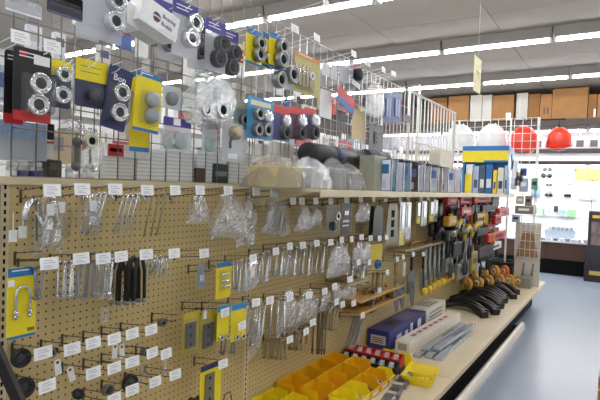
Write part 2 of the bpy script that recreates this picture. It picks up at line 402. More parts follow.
def pack(name, label, cat, box, X, body, head=None, foot=None, hf=.16, ff=.08, items=(), blister=None, hang=True, group=None, win=None, th=.0016, lines=0, tilt=0.0, rz=0.0, print_m=None):
    """hanging card: body, coloured header and footer bands, moulded blister, goods. items: (kind, px, py, r_px, material)"""
    y, zt, w_, h_ = rectX(*box, X)
    t = thing(name, label, cat, (X,y,zt), R_(rz), group)
    if name == 'hardware_card' and zt > 1.62 and X > .05 or 'diamond' in label or 'slim red' in label:
        hook(0,0,'plain white wire hook carrying the '+label.replace(' hanging','').split(' near')[0],X+.03,False,False,'long wire hooks on the grid',y=y,z=zt+.008)
    if tilt: t.rotation_euler[1] = R_(tilt)
    c = MB().prism(card_outline(w_,h_), -th, 0, 'x').build('card', body, t)
    e = .0004
    if head: MB().box(0,e,-w_/2+.001,w_/2-.001,-h_*hf,-.001).build('header_band', head, t)
    if foot: MB().box(0,e,-w_/2+.001,w_/2-.001,-h_+.001,-h_*(1-ff)).build('footer_band', foot, t)
    if win:  # (u0,v0,u1,v1,material)
        for (u0,v0,u1,v1,m) in win: MB().box(0,e*1.6,-w_/2+u0*w_,-w_/2+u1*w_,-v1*h_,-v0*h_).build('printed_panel', m, t)
    if lines:
        mb = MB()
        for k in range(lines):
            z = -h_*hf*(.35+.5*k/max(1,lines)); mb.box(e,e*2,-w_*.36,w_*random.uniform(.1,.38),z-h_*.008,z+h_*.008)
        mb.build('print', print_m or WHITE, t)
    for it in items:
        kind, ix, iy, r, m = it[:5]
        p = onX(ix, iy, X); yy, zz = p.y-y, p.z-zt
        q = onX(ix+r, iy, X); rr = max(.004, (q.y-p.y)*.92)
        if kind == 'ring': ring_part(t, rr, rr*.9, (.002,yy,zz), m)
        elif kind == 'cap': cap_part(t, rr, rr*1.0, (.002,yy,zz), m)
        elif kind == 'disc': MB().lathe([(rr,0),(rr,.006),(rr*.9,.008),(.0005,.008)], 'x', 18).build('disc', m, t, (.002,yy,zz))
        elif kind == 'ubolt':
            L = it[5]; pts = [(0,-rr,-L)]+[(0,-rr*math.cos(a),rr*math.sin(a)) for a in [math.pi*i/10 for i in range(11)]]+[(0,rr,-L)]
            ub = MB().tube(pts, rr*.2, 8).build('u_bolt', m, t, (.006,yy,zz))
            for s in (-1,1):
                for zz2 in (-L*.72,-L*.9): MB().lathe([(rr*.4,-.003),(rr*.4,.003)], 'z', 6, (0,s*rr,zz2)).build('nut', m, ub)
        elif kind == 'bars':
            for k in range(it[5]):
                MB().bevbox(0,.006,-rr,rr,-it[6]/2,it[6]/2,.0015).build('bar', m, t, (.002,yy+(k-(it[5]-1)/2)*rr*2.6,zz))
        elif kind == 'spring':
            pts = [(.008+.005*math.cos(a),.0+.0012*a/2-rr,.005*math.sin(a)) for a in [i*.7 for i in range(int(rr*2/.0012*2/.7))]]
            if len(pts) > 2: MB().tube(pts, .0013, 5).build('spring', m, t, (.002,yy,zz))
        elif kind == 'plate':
            L = it[5]; hp = MB().bevbox(0,.004,-rr,rr,-L/2,L/2,.0015).build('metal_plate', m, t, (.002,yy,zz))
            for s in (-.35,0,.35): MB().lathe([(rr*.22,.004),(rr*.2,.0046)], 'x', 10, (0,0,s*L)).build('screw_hole', DARK, hp)
    if blister:
        x0,y0,x1,y1,d = blister; a = onX(x0,y0,X); b = onX(x1,y1,X)
        yy0, yy1 = max(-w_/2,a.y-y), min(w_/2,b.y-y); z1, z0 = min(0,a.z-zt), max(-h_,b.z-zt)
        blister_part(t, yy0, yy1, z0, z1, d)
    return t

def bag_mesh(w_, h_, d, seed, pinch=.35, nu=12, nv=14):
    rnd = random.Random(seed); V = []; Fc = []
    ph = [rnd.uniform(0,6.28) for _ in range(8)]
    def wob(u,v,s): return .35*math.sin(7*u+5*v+ph[0]+s)+.3*math.sin(11*v-6*u+ph[1])+.25*math.sin(17*u+ph[2]+s*2)+.2*math.sin(19*v+13*u+ph[3])
    for s in (1,-1):
        for j in range(nv+1):
            v = j/nv
            for i in range(nu+1):
                u = i/nu-.5
                wf_ = pinch+(1-pinch)*min(1,v*2.2)**.8
                prof = max(0,1-(2*u)**2)**.5*(math.sin(math.pi*min(1,.12+v*.86)))**.6
                x = s*d*.5*(prof*(.8+.35*wob(u*2,v,s))) if 0<i<nu and 0<j<nv else 0
                y = u*w_*wf_+.04*w_*math.sin(9*v+ph[4]); z = -v*h_+(.04*h_*math.sin(7*u+ph[5]))*(v)
                V.append((x,y,z))
    N = (nu+1)*(nv+1)
    for s in (0,1):
        for j in range(nv):
            for i in range(nu):
                a = s*N+j*(nu+1)+i; q = (a,a+1,a+nu+2,a+nu+1); Fc.append(q if s else q[::-1])
    return MB().add(V, Fc, 0, True)
def poly_bag(label, box, X, m=None, seed=1, bits=6, bit_m=None, pinch=.35, d=.05, group='bags of parts on hooks', strap=None, name='parts_bag', blen=.5):
    y, zt, w_, h_ = rectX(*box, X)
    t = thing(name, label, 'bag', (X,y,zt), 0, group)
    rnd = random.Random(seed+99)
    for k in range(bits):
        L = h_*blen*rnd.uniform(.5,1); a = rnd.uniform(-.5,.5)
        px_, pz = rnd.uniform(-.22,.22)*w_, -h_*rnd.uniform(.45,.78)
        dy, dz = math.sin(a)*L/2, math.cos(a)*L/2; rr = rnd.uniform(.0025,.005)
        mb = MB().tube([(rnd.uniform(-.008,.008),px_-dy,max(-h_*.92,pz-dz)),(rnd.uniform(-.008,.008),px_+dy,pz+dz)], rr, 6)
        mb.build('fastener', bit_m or ZINC, t)
    bag_mesh(w_, h_, d, seed, pinch).build('bag_film', m or BAG, t)
    if strap: MB().box(d*.4,d*.4+.001,-.012,.012,-h_*strap-.02,-h_*strap+.015).build('sticker', WHITE, t)
    return t
def bolt_mesh(L, r, m, head='hex'):
    mb = MB(); mb.lathe([(r*1.9,0),(r*1.9,-r*1.3)], 'z', 6); mb.lathe([(r,-r*1.3),(r,-L*.97),(r*.7,-L)], 'z', 8)
    mb.lathe([(r*1.7,-L*.9),(r*1.7,-L*.9-r*1.4)], 'z', 6); return mb.mesh('bolt', m)
def bolts(hy, hz, n, L, r, m, label, group, x0=.055, x1=.145, spread=.012, tilt=4, X=.16):
    me = bolt_mesh(L, r, m)
    for k in range(n):
        x = x0+(x1-x0)*(k+.5)/n; s = 1 if k%2 else -1
        o = inst('bolt', me, None, (x, hy+s*(r*1.0+.0018), hz+.022*x/.16+r*1.3), (R_(random.uniform(-tilt*1.5,tilt*.4)),R_(random.uniform(-2,2)),0))
        tag(o, label, 'bolt', group)
def hookform(pts, r, n=8): return MB().tube(pts, r, n)
def arc(cx, cz, r, a0, a1, n=8): return [(0, cx+r*math.cos(R_(a0+(a1-a0)*i/n)), cz+r*math.sin(R_(a0+(a1-a0)*i/n))) for i in range(n+1)]

# ================================================================== UPPER GRID GOODS
def uhook(px, py, holds, X=.22, plate=True, pw=1.0):
    return hook(px, py, holds, X, plate, False, 'long wire hooks on the grid', pw)
RINGS = CHROME
pack('blister_pack','black and red card with two chrome hubs, front one of its hook','hub pack',(13,49,51,122),.16,mat((34,30,32),.4),None,RED,.2,.14,
     [('ring',36,84,11.5,CHROME),('ring',34,105,11.5,CHROME)],(21,71,49,118,.05),lines=2,win=[(.52,.07,.95,.2,PLATE),(.15,.05,.34,.13,RED)])
pack('blister_pack','black card pack behind the black and red hub card','hub pack',(4,51,24,124),.11,mat((34,30,32),.4),None,RED,.2,.14,[],None,lines=2)
pack('blister_pack','yellow topped card with two grey hubs beside the black card','hub pack',(49,60,71,108),.14,mat((50,52,80),.4),YELLOW,None,.34,.1,[('ring',61,75,8,ZINC),('ring',59,95,9,ZINC)],(51,66,70,106,.03))
pack('blister_pack','yellow over dark blue pack with small clear bubble','hardware pack',(75,60,108,108),.14,mat((52,54,84),.4),YELLOW,None,.45,.1,[('cap',92,96,6,DGREY)],(87,84,103,106,.02),lines=2,print_m=mat((150,130,20)))
t = pack('blister_pack','navy blue card with two chrome hub caps and script lettering','hub pack',(109,68,133,131),.15,NAVY,None,None,.2,.1,[('ring',121,94,8.5,CHROME),('ring',121,114,8.5,CHROME)],(111,84,132,126,.035))
t.rotation_euler[0] = R_(-9)
text('Bon', .032, PLATE, t, (.0008,-.028,-.048))
pack('blister_pack','bright yellow card with blue ends and two grey dome caps','cap pack',(136,73,162,133),.16,YELLOW,BLUE,BLUE,.09,.06,[('cap',152,100,6.5,mat((176,178,180),.35,.2)),('cap',152,116,6.5,mat((176,178,180),.35,.2))],(142,90,160,126,.03),lines=1).rotation_euler[0] = R_(-4)
pack('blister_pack','yellow card with blue ends hidden behind the bright dome cap card','cap pack',(130,72,150,152),.11,YELLOW,BLUE,BLUE,.09,.06,[])
pack('clamshell_pack','clear clamshell with white rim at the upper left corner','clamshell',(5,0,42,15),.18,PANE,None,WHITE,.1,.16,[],(8,-2,40,12,.02))
pack('clamshell_pack','dark violet pack hanging from the top edge','clamshell',(47,-6,83,17),.18,mat((48,42,66),.35),DARK,mat((92,92,120)),.5,.1,[],(50,-4,80,14,.02))
pack('blister_pack','clear blister with two large grey hubs, at the top','hub pack',(78,-14,122,40),.17,PANE,None,None,.1,.1,[('ring',113,2,9.5,ZINC),('ring',111,22,9.5,ZINC)],(84,-12,122,38,.04))
pack('blister_pack','clear blister pack behind the large grey hubs','hub pack',(76,-10,100,40),.12,PANE,None,None,.1,.1,[],(78,-8,99,38,.03))
# white boxes with lettering
def printed_box(name, label, cat, box, X, depth, m, group=None, rz=0, rx=0, panels=(), th=None):
    y, zt, w_, h_ = rectX(*box, X)
    t = thing(name, label, cat, (X-depth,y,zt-h_), 0, group); t.rotation_euler = (R_(rx),0,R_(rz))
    MB().bevbox(0,depth,-w_/2,w_/2,0,h_,min(.003,h_*.05)).build('carton', m, t)
    for (u0,v0,u1,v1,mm) in panels: MB().box(depth,depth+.0006,-w_/2+u0*w_,-w_/2+u1*w_,h_*(1-v1),h_*(1-v0)).build('printed_panel', mm, t)
    return t, w_, h_, depth
bx, bw, bh, bd = printed_box('product_box','white lettered box tilted forward on the top row of hooks','box',(138,4,177,31),.20,.07,WHITE,rx=-13)
lg = MB().prism([(-.02,0),(-.012,.012),(0,.014),(.012,.008),(.018,-.002),(.006,.002)],bd,bd+.0006,'x').prism([(-.018,-.006),(.0,-.002),(.018,-.007),(.008,-.02),(-.01,-.02)],bd,bd+.0006,'x').build('emblem', mat((92,58,56)), bx, (0,-.016,bh*.52))
text('Bearing', .021, NAVY, bx, (bd+.0007,.006,bh*.60)); text('Buddy', .021, NAVY, bx, (bd+.0007,.006,bh*.30))
MB().box(bd,bd+.0005,0,bw*.44,bh*.10,bh*.13).build('print', PRINT, bx)
printed_box('product_box','white box left of the lettered box, turned end on','box',(124,4,140,26),.17,.07,WHITE,rx=-13)
bx2 = printed_box('product_box','white box partly hidden under the lettered box','box',(134,20,160,36),.13,.06,mat((206,206,202),.5),rx=-13,panels=[(.15,.2,.35,.8,mat((70,66,60)))])
pack('blister_pack','blue headed card above the white lettered box','hardware pack',(153,-12,177,12),.10,mat((196,200,210),.4),VIOLET,VIOLET,.3,.45,[])
pack('blister_pack','blue and white card at the top left of the lettered box','hardware pack',(126,-14,144,6),.12,WHITE,None,VIOLET,.1,.5,[])
# violet headed bearing packs
spec = [((172,2,198,58),.19,[(191,24,7.5,CHROME),(187,39,7.5,CHROME)],'tallest violet headed pack with two chrome hubs'),
        ((188,15,206,70),.15,[(199,38,6,DGREY),(197,52,6,DGREY)],'violet headed pack with black caps behind the tallest one'),
        ((205,20,226,72),.18,[(219,45,6.5,DGREY),(215,59,6.5,DGREY)],'violet headed pack with two dark caps in the middle'),
        ((222,30,238,76),.16,[(231,54,6,DGREY),(228,68,6,DGREY)],'rightmost violet headed pack with two dark caps'),
        ((157,33,173,60),.10,[(166,46,5,GREY)],'small blue tinted pack under the white boxes')]
for b, X, its, lb in spec:
    pack('blister_pack', lb, 'cap pack', b, X, PANE, VIOLET if b[0] != 157 else NAVY, None, .25, .1, [('ring',a,c,r,m) for a,c,r,m in its],
         (its[0][0]-its[0][2]-2, its[0][1]-its[0][2]-2, its[-1][0]+its[-1][2]+2, its[-1][1]+its[-1][2]+2, .03), lines=2 if b[0] != 157 else 0)
pack('blister_pack','small white pack with red stripes beside the violet packs','hardware pack',(237,44,244,66),.14,WHITE,None,None,win=[(.1,.25,.9,.4,RED),(.1,.5,.9,.65,RED),(.1,.75,.9,.85,RED)])
for b, X, its, lb in [((246,29,262,66),.19,[(257,44,5,STEEL),(256,55,5,STEEL)],'left yellow card with blue ends and two ring hubs on the top row'),
                      ((262,33,273,68),.16,[(268,58,4,STEEL)],'half hidden yellow ring hub card between two others'),
                      ((269,34,286,70),.19,[(279,47,5,STEEL),(278,60,5.5,STEEL)],'right yellow card with blue ends and two ring hubs on the top row')]:
    pack('blister_pack', lb, 'hub pack', b, X, YELLOW, BLUE, BLUE, .17, .09, [('ring',)+i for i in its], None)
pack('blister_pack','clear pack with two grey hubs below the yellow ring cards','hub pack',(270,62,294,88),.17,PANE,None,None,.1,.1,[('ring',276,80,5.5,STEEL),('ring',288,75,5.5,STEEL)],(271,68,293,86,.02))
t = pack('rod_pack','amber tinted pack of upright rods with orange header','rod pack',(294,55,320,95),.19,mat((176,164,88),.4),mat((200,132,58)),None,.13,.1,[('bars',303,76,1.5,BRASSY,5,.11)],(296,64,313,94,.012),lines=1)
ring_part(t, .022, .012, (.004,.03,-.10), WHITE, DGREY, 'white_disc')
# middle tier
pack('pouch','clear white pouch with a single grey cap','pouch',(163,86,181,109),.13,PANE,None,None,.1,.1,[('cap',170,99,5.5,GREY)],(164,88,180,108,.03))
t = poly_bag('large greenish clear bag with two grey bearing hubs','a',.16) if False else None
t = poly_bag('large greenish clear bag with two grey bearing hubs',(184,72,236,128),.17,GREENBAG,5,0,d=.08,pinch=.5)
for a,b,r in ((222,110,6),(206,110,5)):
    p = onX(a,b,.19); q = onX(a+r,b,.19); ring_part(t, q.y-p.y, .02, (.012,p.y-t.location.y,p.z-t.location.z), ZINC)
pack('pouch','blue headed clear pouch with two round discs','pouch',(163,118,191,152),.16,PANE,VIOLET,None,.26,.1,[('disc',180,140,7.5,mat((176,190,184),.3)),('disc',168,142,6,mat((176,190,184),.3))],(164,129,190,151,.018),win=[(.35,.02,.6,.22,PLATE)])
pack('pouch','narrow blue headed clear pouch with one pale disc','pouch',(202,120,217,152),.15,PANE,VIOLET,None,.26,.1,[('disc',209,144,5.5,mat((170,194,184),.3))],(203,130,216,151,.016))
t = pack('clamshell_pack','clear clamshell with a dark curved clip and white label','clamshell',(222,123,243,162),.2,PANE,None,None,.1,.1,[('cap',233,133,5,BRASSY)],(223,124,242,161,.03),win=[(.28,.78,.75,.92,PLATE)])
MB().tube(arc(.0,-.09,.05,110,200,8), .006, 6).build('curved_clip', BLACK, t, (.012,.02,.0))
pack('blister_pack','light blue card with four grey nozzle caps','cap pack',(247,98,273,139),.19,mat((58,146,196),.4),None,None,.1,.1,[('ring',256,114,4.5,STEEL),('cap',265,117,4.5,ZINC),('ring',255,130,4.5,STEEL),('ring',264,130,4.5,STEEL)],(250,107,271,137,.022),win=[(.12,.08,.9,.2,mat((226,220,190)))])
pack('blister_pack','grey green card behind the light blue nozzle card','cap pack',(231,100,248,140),.15,mat((140,156,152),.4),mat((196,186,150)),None,.2,.1,[('ring',242,120,4,STEEL)],None)
for b, X, lb in [((273,106,290,141),.17,'left red and blue pack with stacked grey caps'),((290,107,304,140),.17,'middle red and blue pack with stacked grey caps'),((304,108,316,139),.17,'right red and blue pack with stacked grey caps')]:
    cx = (b[0]+b[2])/2+2
    pack('blister_pack', lb, 'cap pack', b, X, mat((120,60,90),.4) if b[0] == 290 else mat((90,90,150),.4), RED, None, .22, .1, [('cap',cx,121,4,ZINC),('ring',cx-1,133,4,DGREY)], (b[0]+2,112,b[2]-1,139,.025))
# dumbbell spanner and nut hanging under the navy card
p = onX(77,142,.15); t = thing('ring_spanner','dark double ended spanner hanging under the blue cards','spanner',(.15,p.y,p.z),0)
mb = MB(); mb.lathe([(.015,-.005),(.017,0),(.015,.005)],'x',14); mb.lathe([(.014,-.005),(.016,0),(.014,.005)],'x',14,(0,-.002,-.075)); mb.box(-.004,.004,-.008,.006,-.066,-.010); mb.build('spanner_body', mat((96,92,84),.45,.5), t)
MB().tube([(0,0,.012),(0,.004,.03),(0,.012,.034)], .0015, 6).build('hanging_loop', DWIRE, t)
p = onX(89,141,.15); t = thing('brass_collar','pale hollow collar hanging beside the dark spanner','collar',(.15,p.y,p.z)); ring_part(t,.024,.02,(0,0,0),mat((186,190,160),.4,.3),DARK,'collar_rim')
MB().tube([(.006,0,.022),(.004,.004,.042)], .0012, 6).build('hanging_loop', DWIRE, t)
poly_bag('clear bag with a white tag beside the dark spanner',(80,128,104,170),.12,BAG,11,3,BRASSY,d=.03,strap=.55)
poly_bag('small clear bag hanging above the dark spanner',(60,118,86,134),.12,BAG,12,2,d=.02)
# more goods to the right
t = pack('blister_pack','red and blue diamond shaped pack among the white wires','hardware pack',(338,93,356,109),.16,RED,None,mat((60,120,190)),.1,.4,[]); t.rotation_euler[0] = R_(-16)
t = pack('blister_pack','slim red and blue pack high on the white wires','hardware pack',(354,66,362,88),.16,mat((52,70,130)),RED,WHITE,.2,.25,[('cap',357,76,3,BLACK)]); t.rotation_euler[0] = R_(-10)
poly_bag('white bulging bag hanging on the white wires',(366,82,385,117),.16,BAGM,21,4,WHITE,d=.06)
pack('hardware_card','black tool card hanging below the white bulging bag','tool card',(369,124,383,152),.14,mat((38,40,46),.4),None,None,.1,.1,[('plate',376,138,2,DGREY,.08)])
for b, lb in [((384,93,392,124),'left slim blue and magenta pack'),((392,92,402,124),'right slim blue and magenta pack')]:
    pack('blister_pack', lb+' near the gate rail', 'hardware pack', b, .17, mat((60,74,120),.35), mat((120,140,170)), None, .2, .1, [('bars',(b[0]+b[2])/2,108,1,mat((150,165,200),.3),2,.13)], win=[(.3,.3,.95,.42,mat((214,50,100)))])
pack('hardware_card','small dark card right of the slim magenta packs','tool card',(403,115,411,122),.02,mat((70,74,76),.4))
pack('hardware_card','black and white pack hanging near the wire uprights','tool card',(337,100,346,122),.12,mat((210,210,204),.4),None,mat((60,60,66)),.1,.5,[])
pack('hardware_card','small dark pack hanging left of the red diamond pack','tool card',(297,97,303,104),.12,DGREY)
for b, lb, m in [((322,63,330,76),'first pale slim pack on the white hooks',mat((196,200,204),.4)),((331,65,337,80),'second pale slim pack on the white hooks',mat((206,208,208),.4)),((340,66,349,82),'third pale slim pack on the white hooks',mat((196,198,200),.4)),((320,90,332,118),'tall white pack below the slim pale packs',mat((222,222,218),.4)),((352,110,365,140),'tan and white pack among the white uprights',mat((200,176,128),.5))]:
    pack('hardware_card', lb, 'tool card', b, .12, m)
# hooks with diamond plates along the top of the grid
for k,(px,py) in enumerate([(293,29),(315,38),(352,54),(366,63),(382,70),(392,74),(324,3)]):
    uhook(px, py, 'white wire hook with angled plate, %s along the grid top' % ORD[k], .24, True, 1.2)
for k,(px,py) in enumerate([(18,38),(50,47),(72,58),(96,60),(120,66),(143,71)]):
    uhook(px, py, 'white wire hook over the near blister packs, %s from the left' % ORD[k], .19, k < 2, .9)
for k,(px,py) in enumerate([(190,4),(218,21),(255,28),(279,34)]):
    uhook(px, py, 'white wire hook carrying the violet and yellow packs, %s from the left' % ORD[k], .21, False)

# second grid behind, with more small packs
grid_panel(1.0, 4.4, TOP-.011, GT-.1, 'white wire grid standing behind the first grid panels', GWIRE, .003, .1016, .1524, xx=-.39)
rk = random.Random(12)
for k in range(30):
    yy = 1.12+.105*k; zz = TOP+rk.choice([.32,.40,.52,.60,.72,.78]); w_ = rk.uniform(.05,.085); h_ = rk.uniform(.10,.2)
    cc, cname = rk.choice([((236,236,232),'white'),((220,214,204),'cream'),((228,230,234),'pale grey'),((70,72,80),'dark grey'),((206,60,54),'red'),((80,110,170),'blue'),((200,170,120),'tan')])
    t = thing('hanging_packet','%s packet on the rear wire grid, %s from the near end'%(cname,ordinal(k)),'packet',(-.372,yy,zz),0,'packets on the rear wire grid')
    MB().bevbox(-.012,.012,-w_/2,w_/2,-h_,0,.003).build('packet_body', mat(cc,.4), t); MB().box(.012,.0126,-w_*.35,w_*.35,-h_*.4,-h_*.15).build('printed_panel', mat(rk.choice([(90,96,130),(200,200,196),(150,60,60),(120,120,120)]),.5), t)
# ---- on the rear shelf, seen through the grid
def ribbed_pack(px0, py0, px1, py1, X, label, d=.10):
    y, zt, w_, h_ = rectX(px0,py0,px1,py1,X); z0 = TOP-.0118; h_ = zt-z0
    t = thing('ribbed_pack', label, 'pack', (X-d/2,y,z0), 0, 'white ribbed packs behind the grid')
    MB().box(-d/2+.003,d/2-.003,-w_/2+.003,w_/2-.003,0,h_).build('core', mat((226,228,224),.5), t)
    n = 10; rm = MB().box(-d/2,d/2,-w_/2,w_/2,0,h_/n*.62).mesh('rib', mat((248,249,247),.35,0,.03,10))
    for k in range(n): inst('rib', rm, t, (0,0,h_/n*(k+.15)))
for k,(a,b,c) in enumerate([(100,134,150),(137,165,149),(167,194,150),(197,226,152),(229,252,154)]):
    ribbed_pack(a, c, b, 178, -.06, 'white ribbed pack on the rear shelf, %s from the left' % ORD[k])
def tray(box, X, label, m, d=.12, n=5):
    y, zt, w_, h_ = rectX(*box, X)
    t = thing('plastic_tray', label, 'tray', (X,y,zt-h_), 0, 'clear trays at the near end')
    MB().box(-d,0,-w_/2,w_/2,0,.004).build('tray_floor', m, t)
    MB().box(-.002,0,-w_/2,w_/2,.004,h_).build('tray_front', m, t); MB().box(-d,-d+.002,-w_/2,w_/2,.004,h_).build('tray_back', m, t)
    for k in range(n+1):
        yy = -w_/2+w_*k/n; MB().box(-d+.002,-.002,yy-.001,yy+.001,.004,h_*.98).build('divider', m, t)
    return t
MILK = clear('milky_plastic', .55, (226,230,234), .3, .2); BLUEP = mat((150,168,198),.4,0,.2,80)
tray((0,122,46,138),-.03,'blue lined clear tray stack under the black hub card',BLUEP,n=6)
tray((0,138,47,160),-.03,'long clear plastic tray below the blue lined tray',MILK,n=1)
def jar(px0, py0, px1, X, label, band):
    y, zt, w_, h_ = rectX(px0,py0,px1,178,X); z0 = TOP-.0118; h_ = max(.03,zt-z0); r = w_/2
    t = thing('jar', label, 'jar', (X-r,y,z0), 0, 'jars on the rear shelf')
    MB().lathe([(r*.95,0),(r,h_*.06),(r,h_*.74),(r*.8,h_*.8)],'z',16).build('jar_body', MILK, t)
    MB().lathe([(r*1.01,h_*.2),(r*1.01,h_*.6)],'z',16).build('label_band', band, t)
    MB().lathe([(r*.86,h_*.8),(r*.88,h_*.98),(r*.6,h_)],'z',16).build('lid', WHITE, t)
for k,(a,b,c,m) in enumerate([(9,161,19,WHITE),(20,161,31,mat((90,92,140))),(32,162,46,mat((74,70,120))),(68,164,75,WHITE),(78,163,86,WHITE),(88,163,97,WHITE)]):
    jar(a,b,c,-.04,'small capped jar on the rear shelf, %s from the left' % ORD[k],m)
def carton(px0,py0,px1,py1,X,d,label,m,panels=(),cat='box',name='product_box',rest=None,group=None):
    y, zt, w_, h_ = rectX(px0,py0,px1,py1,X); z0 = zt-h_ if rest is None else rest; h_ = zt-z0
    t = thing(name, label, cat, (X-d,y,z0), 0, group)
    MB().bevbox(0,d,-w_/2,w_/2,0,h_,min(.0025,w_*.08)).build('carton', m, t)
    for (u0,v0,u1,v1,mm) in panels: MB().box(d,d+.0006,-w_/2+u0*w_,-w_/2+u1*w_,h_*(1-v1),h_*(1-v0)).build('printed_panel', mm, t)
    return t
RS = TOP-.0118
carton(48,160,62,178,-.05,.08,'small dark box on the rear shelf beside the jars',mat((58,60,54),.5),rest=RS,panels=[(.1,.1,.9,.4,mat((90,92,80)))])
carton(47,124,54,159,-.04,.06,'narrow black and red box standing in the grid',mat((224,220,210),.5),panels=[(0,0,1,.45,mat((36,30,30))),(0,.5,1,.56,RED)])
carton(107,145,151,158,-.03,.06,'red and white box lying above the ribbed packs',WHITE,panels=[(.02,.05,.36,.95,RED),(.06,.35,.32,.6,WHITE)])
carton(214,164,228,182,-.05,.06,'dark green small box on the rear shelf',mat((50,70,66),.5),rest=RS,panels=[(.1,.3,.9,.5,GREY)])
carton(196,168,206,182,-.05,.06,'brown small box on the rear shelf beside the green one',mat((92,70,58),.5),rest=RS)
for k,(a,b,c,d) in enumerate([(232,100,238,118),(240,140,246,150),(60,105,72,118),(126,112,133,140),(150,60,158,74),(206,82,213,98),(236,84,246,100),(262,144,268,156),(276,142,284,156),(286,144,294,158)]):
    carton(a,b,c,d,-.0085,.05,'pale backing box hanging behind the grid, %s counted from the left'%ORD[k],mat(random.choice([(214,210,202),(190,186,176),(226,226,224),(170,160,146)]),.5),group='pale boxes behind the grid')

# ================================================================== ON THE TOP SHELF
def lumpy(label, px0, py0, px1, py1, X, dx, m, seed, name='bagged_goods', inner=None, sticker=False, cat='bag', rest=TOP):
    y, zt, w_, h_ = rectX(px0,py0,px1,py1,X); h_ = zt-rest
    t = thing(name, label, cat, (X,y,rest), 0, 'bagged goods on the top shelf')
    rnd = random.Random(seed); ph = [rnd.uniform(0,6.28) for _ in range(6)]
    V = []; Fc = []; nu, nv = 44, 16
    for j in range(nv+1):
        v = j/nv
        for i in range(nu):
            a = 2*math.pi*i/nu
            ca, sa = math.cos(a), math.sin(a); p = 3.0
            rr = (abs(ca)**p+abs(sa)**p)**(-1/p)
            k = (math.cos(v*math.pi/2))**.45 if v < 1 else 0.0
            f = k*(1+.07*math.sin(5*a+ph[0]+3*v)+.06*math.sin(9*a-4*v+ph[1])+.05*math.sin(14*a+ph[2]+7*v)+.04*math.sin(23*a-9*v+ph[4]))
            z = h_*v*(1+.10*math.sin(3*a+ph[3])+.06*math.sin(7*a+ph[5]))
            V.append((rr*ca*f*dx/2, rr*sa*f*w_/2, max(0,z)))
    for j in range(nv):
        for i in range(nu):
            i2 = (i+1)%nu; Fc.append((j*nu+i,j*nu+i2,(j+1)*nu+i2,(j+1)*nu+i))
    Fc.append(tuple(range(nu-1,-1,-1)))
    MB().add(V,Fc,0,True).build('bag_film', m, t)
    if inner: MB().bevbox(-dx*.34,dx*.34,-w_*.37,w_*.37,.003,h_*.72,.006).build('contents', inner, t)
    if sticker: MB().box(dx*.4,dx*.4+.001,-.03,.03,h_*.2,h_*.45).build('sticker', mat((110,80,70)), t)
    return t
lumpy('clear bag around a tan block at the near end of the top shelf',257,158,292,190,.22,.24,SHELFBAG,3,inner=mat((204,184,128),.6))
lumpy('milky bag of soft white goods beside the tan block',296,160,320,190,.24,.22,SHELFBAG,4,inner=mat((200,200,196),.6))
lumpy('clear crumpled bag in the middle of the bagged goods',323,161,339,190,.26,.18,SHELFBAG,5,inner=mat((170,170,166),.6))
lumpy('clear crumpled bag at the right end of the bagged goods',341,166,354,190,.26,.18,SHELFBAG,6,inner=mat((176,176,172),.6))
def foam_roll(px0,py0,px1,py1,X,label,r):
    a = onX(px0,(py0+py1)/2,X); b = onX(px1,(py0+py1)/2,X); L = b.y-a.y
    t = thing('foam_roll', label, 'foam roll', (X,(a.y+b.y)/2,a.z), 0, 'black foam rolls on the bags')
    MB().lathe([(r*.3,-L/2),(r*.9,-L/2),(r,-L/2+.01),(r,L/2-.01),(r*.9,L/2),(r*.3,L/2)],'y',18).build('roll', mat((26,26,30),.4,0,.15,30), t)
    MB().lathe([(r*1.01,-L*.12),(r*1.01,L*.05)],'y',18).build('paper_band', mat((52,56,84),.5), t)
    MB().lathe([(r*1.06,L*.28),(r*1.09,L*.42),(r*1.02,L/2+.004)],'y',18).build('film_end', BAGM, t)
foam_roll(306,143,360,163,.13,'long black foam roll with blue band lying on the bags',.062)
foam_roll(364,148,384,168,.15,'short black foam roll behind the long one',.06)
carton(374,156,386,190,.30,.10,'plain grey green box left of the blue book packs',mat((150,152,134),.5),rest=TOP)
bk = [(386,391,.156,'blue'),(391,396,0,'teal'),(397,403,0,'blue'),(403,410,0,'teal'),(412,418,0,'brown'),(417,424,0,'blue'),(424,430,0,'white'),(431,438,0,'blue'),(438,442,0,'tan'),(443,448,0,'white'),(449,455,0,'blue'),(455,461,0,'white')]
shade = {'blue':(222,230,248),'teal':(140,190,220),'brown':(92,76,70),'white':(214,216,226),'tan':(206,190,160)}  # blue and teal lightened, glare on the pack fronts put into the colour
for k,(a,b,_,s) in enumerate(bk):
    yy = onX(b,175,.36).y; wX = .15; hh_ = [.20,.205,.195,.2,.19,.205,.2,.2,.19,.2,.2,.205][k]
    t = thing('slim_pack','upright slim %s pack on the top shelf, %s from the bags' % (s,ORD[k]),'pack',(.36-wX,yy,TOP),R_(random.uniform(-3,3)),'slim packs in a row on the top shelf')
    MB().bevbox(0,wX,0,.035,0,hh_,.003).build('carton', mat((52,54,64),.4), t)
    MB().box(.004,wX-.004,-.0008,0,.004,hh_-.004).build('front_print', mat(shade[s],.3,0,.1,18), t)
    MB().box(wX*.45,wX*.9,-.0014,-.0008,hh_*.55,hh_*.85).build('printed_panel', mat(random.choice([(120,140,200),(224,230,246),(52,110,160)]),.3), t)
    MB().box(wX*.5,wX*.8,-.0014,-.0008,hh_*.1,hh_*.35).build('printed_panel', mat(random.choice([(90,100,150),(200,206,226),(230,232,240)]),.3), t)
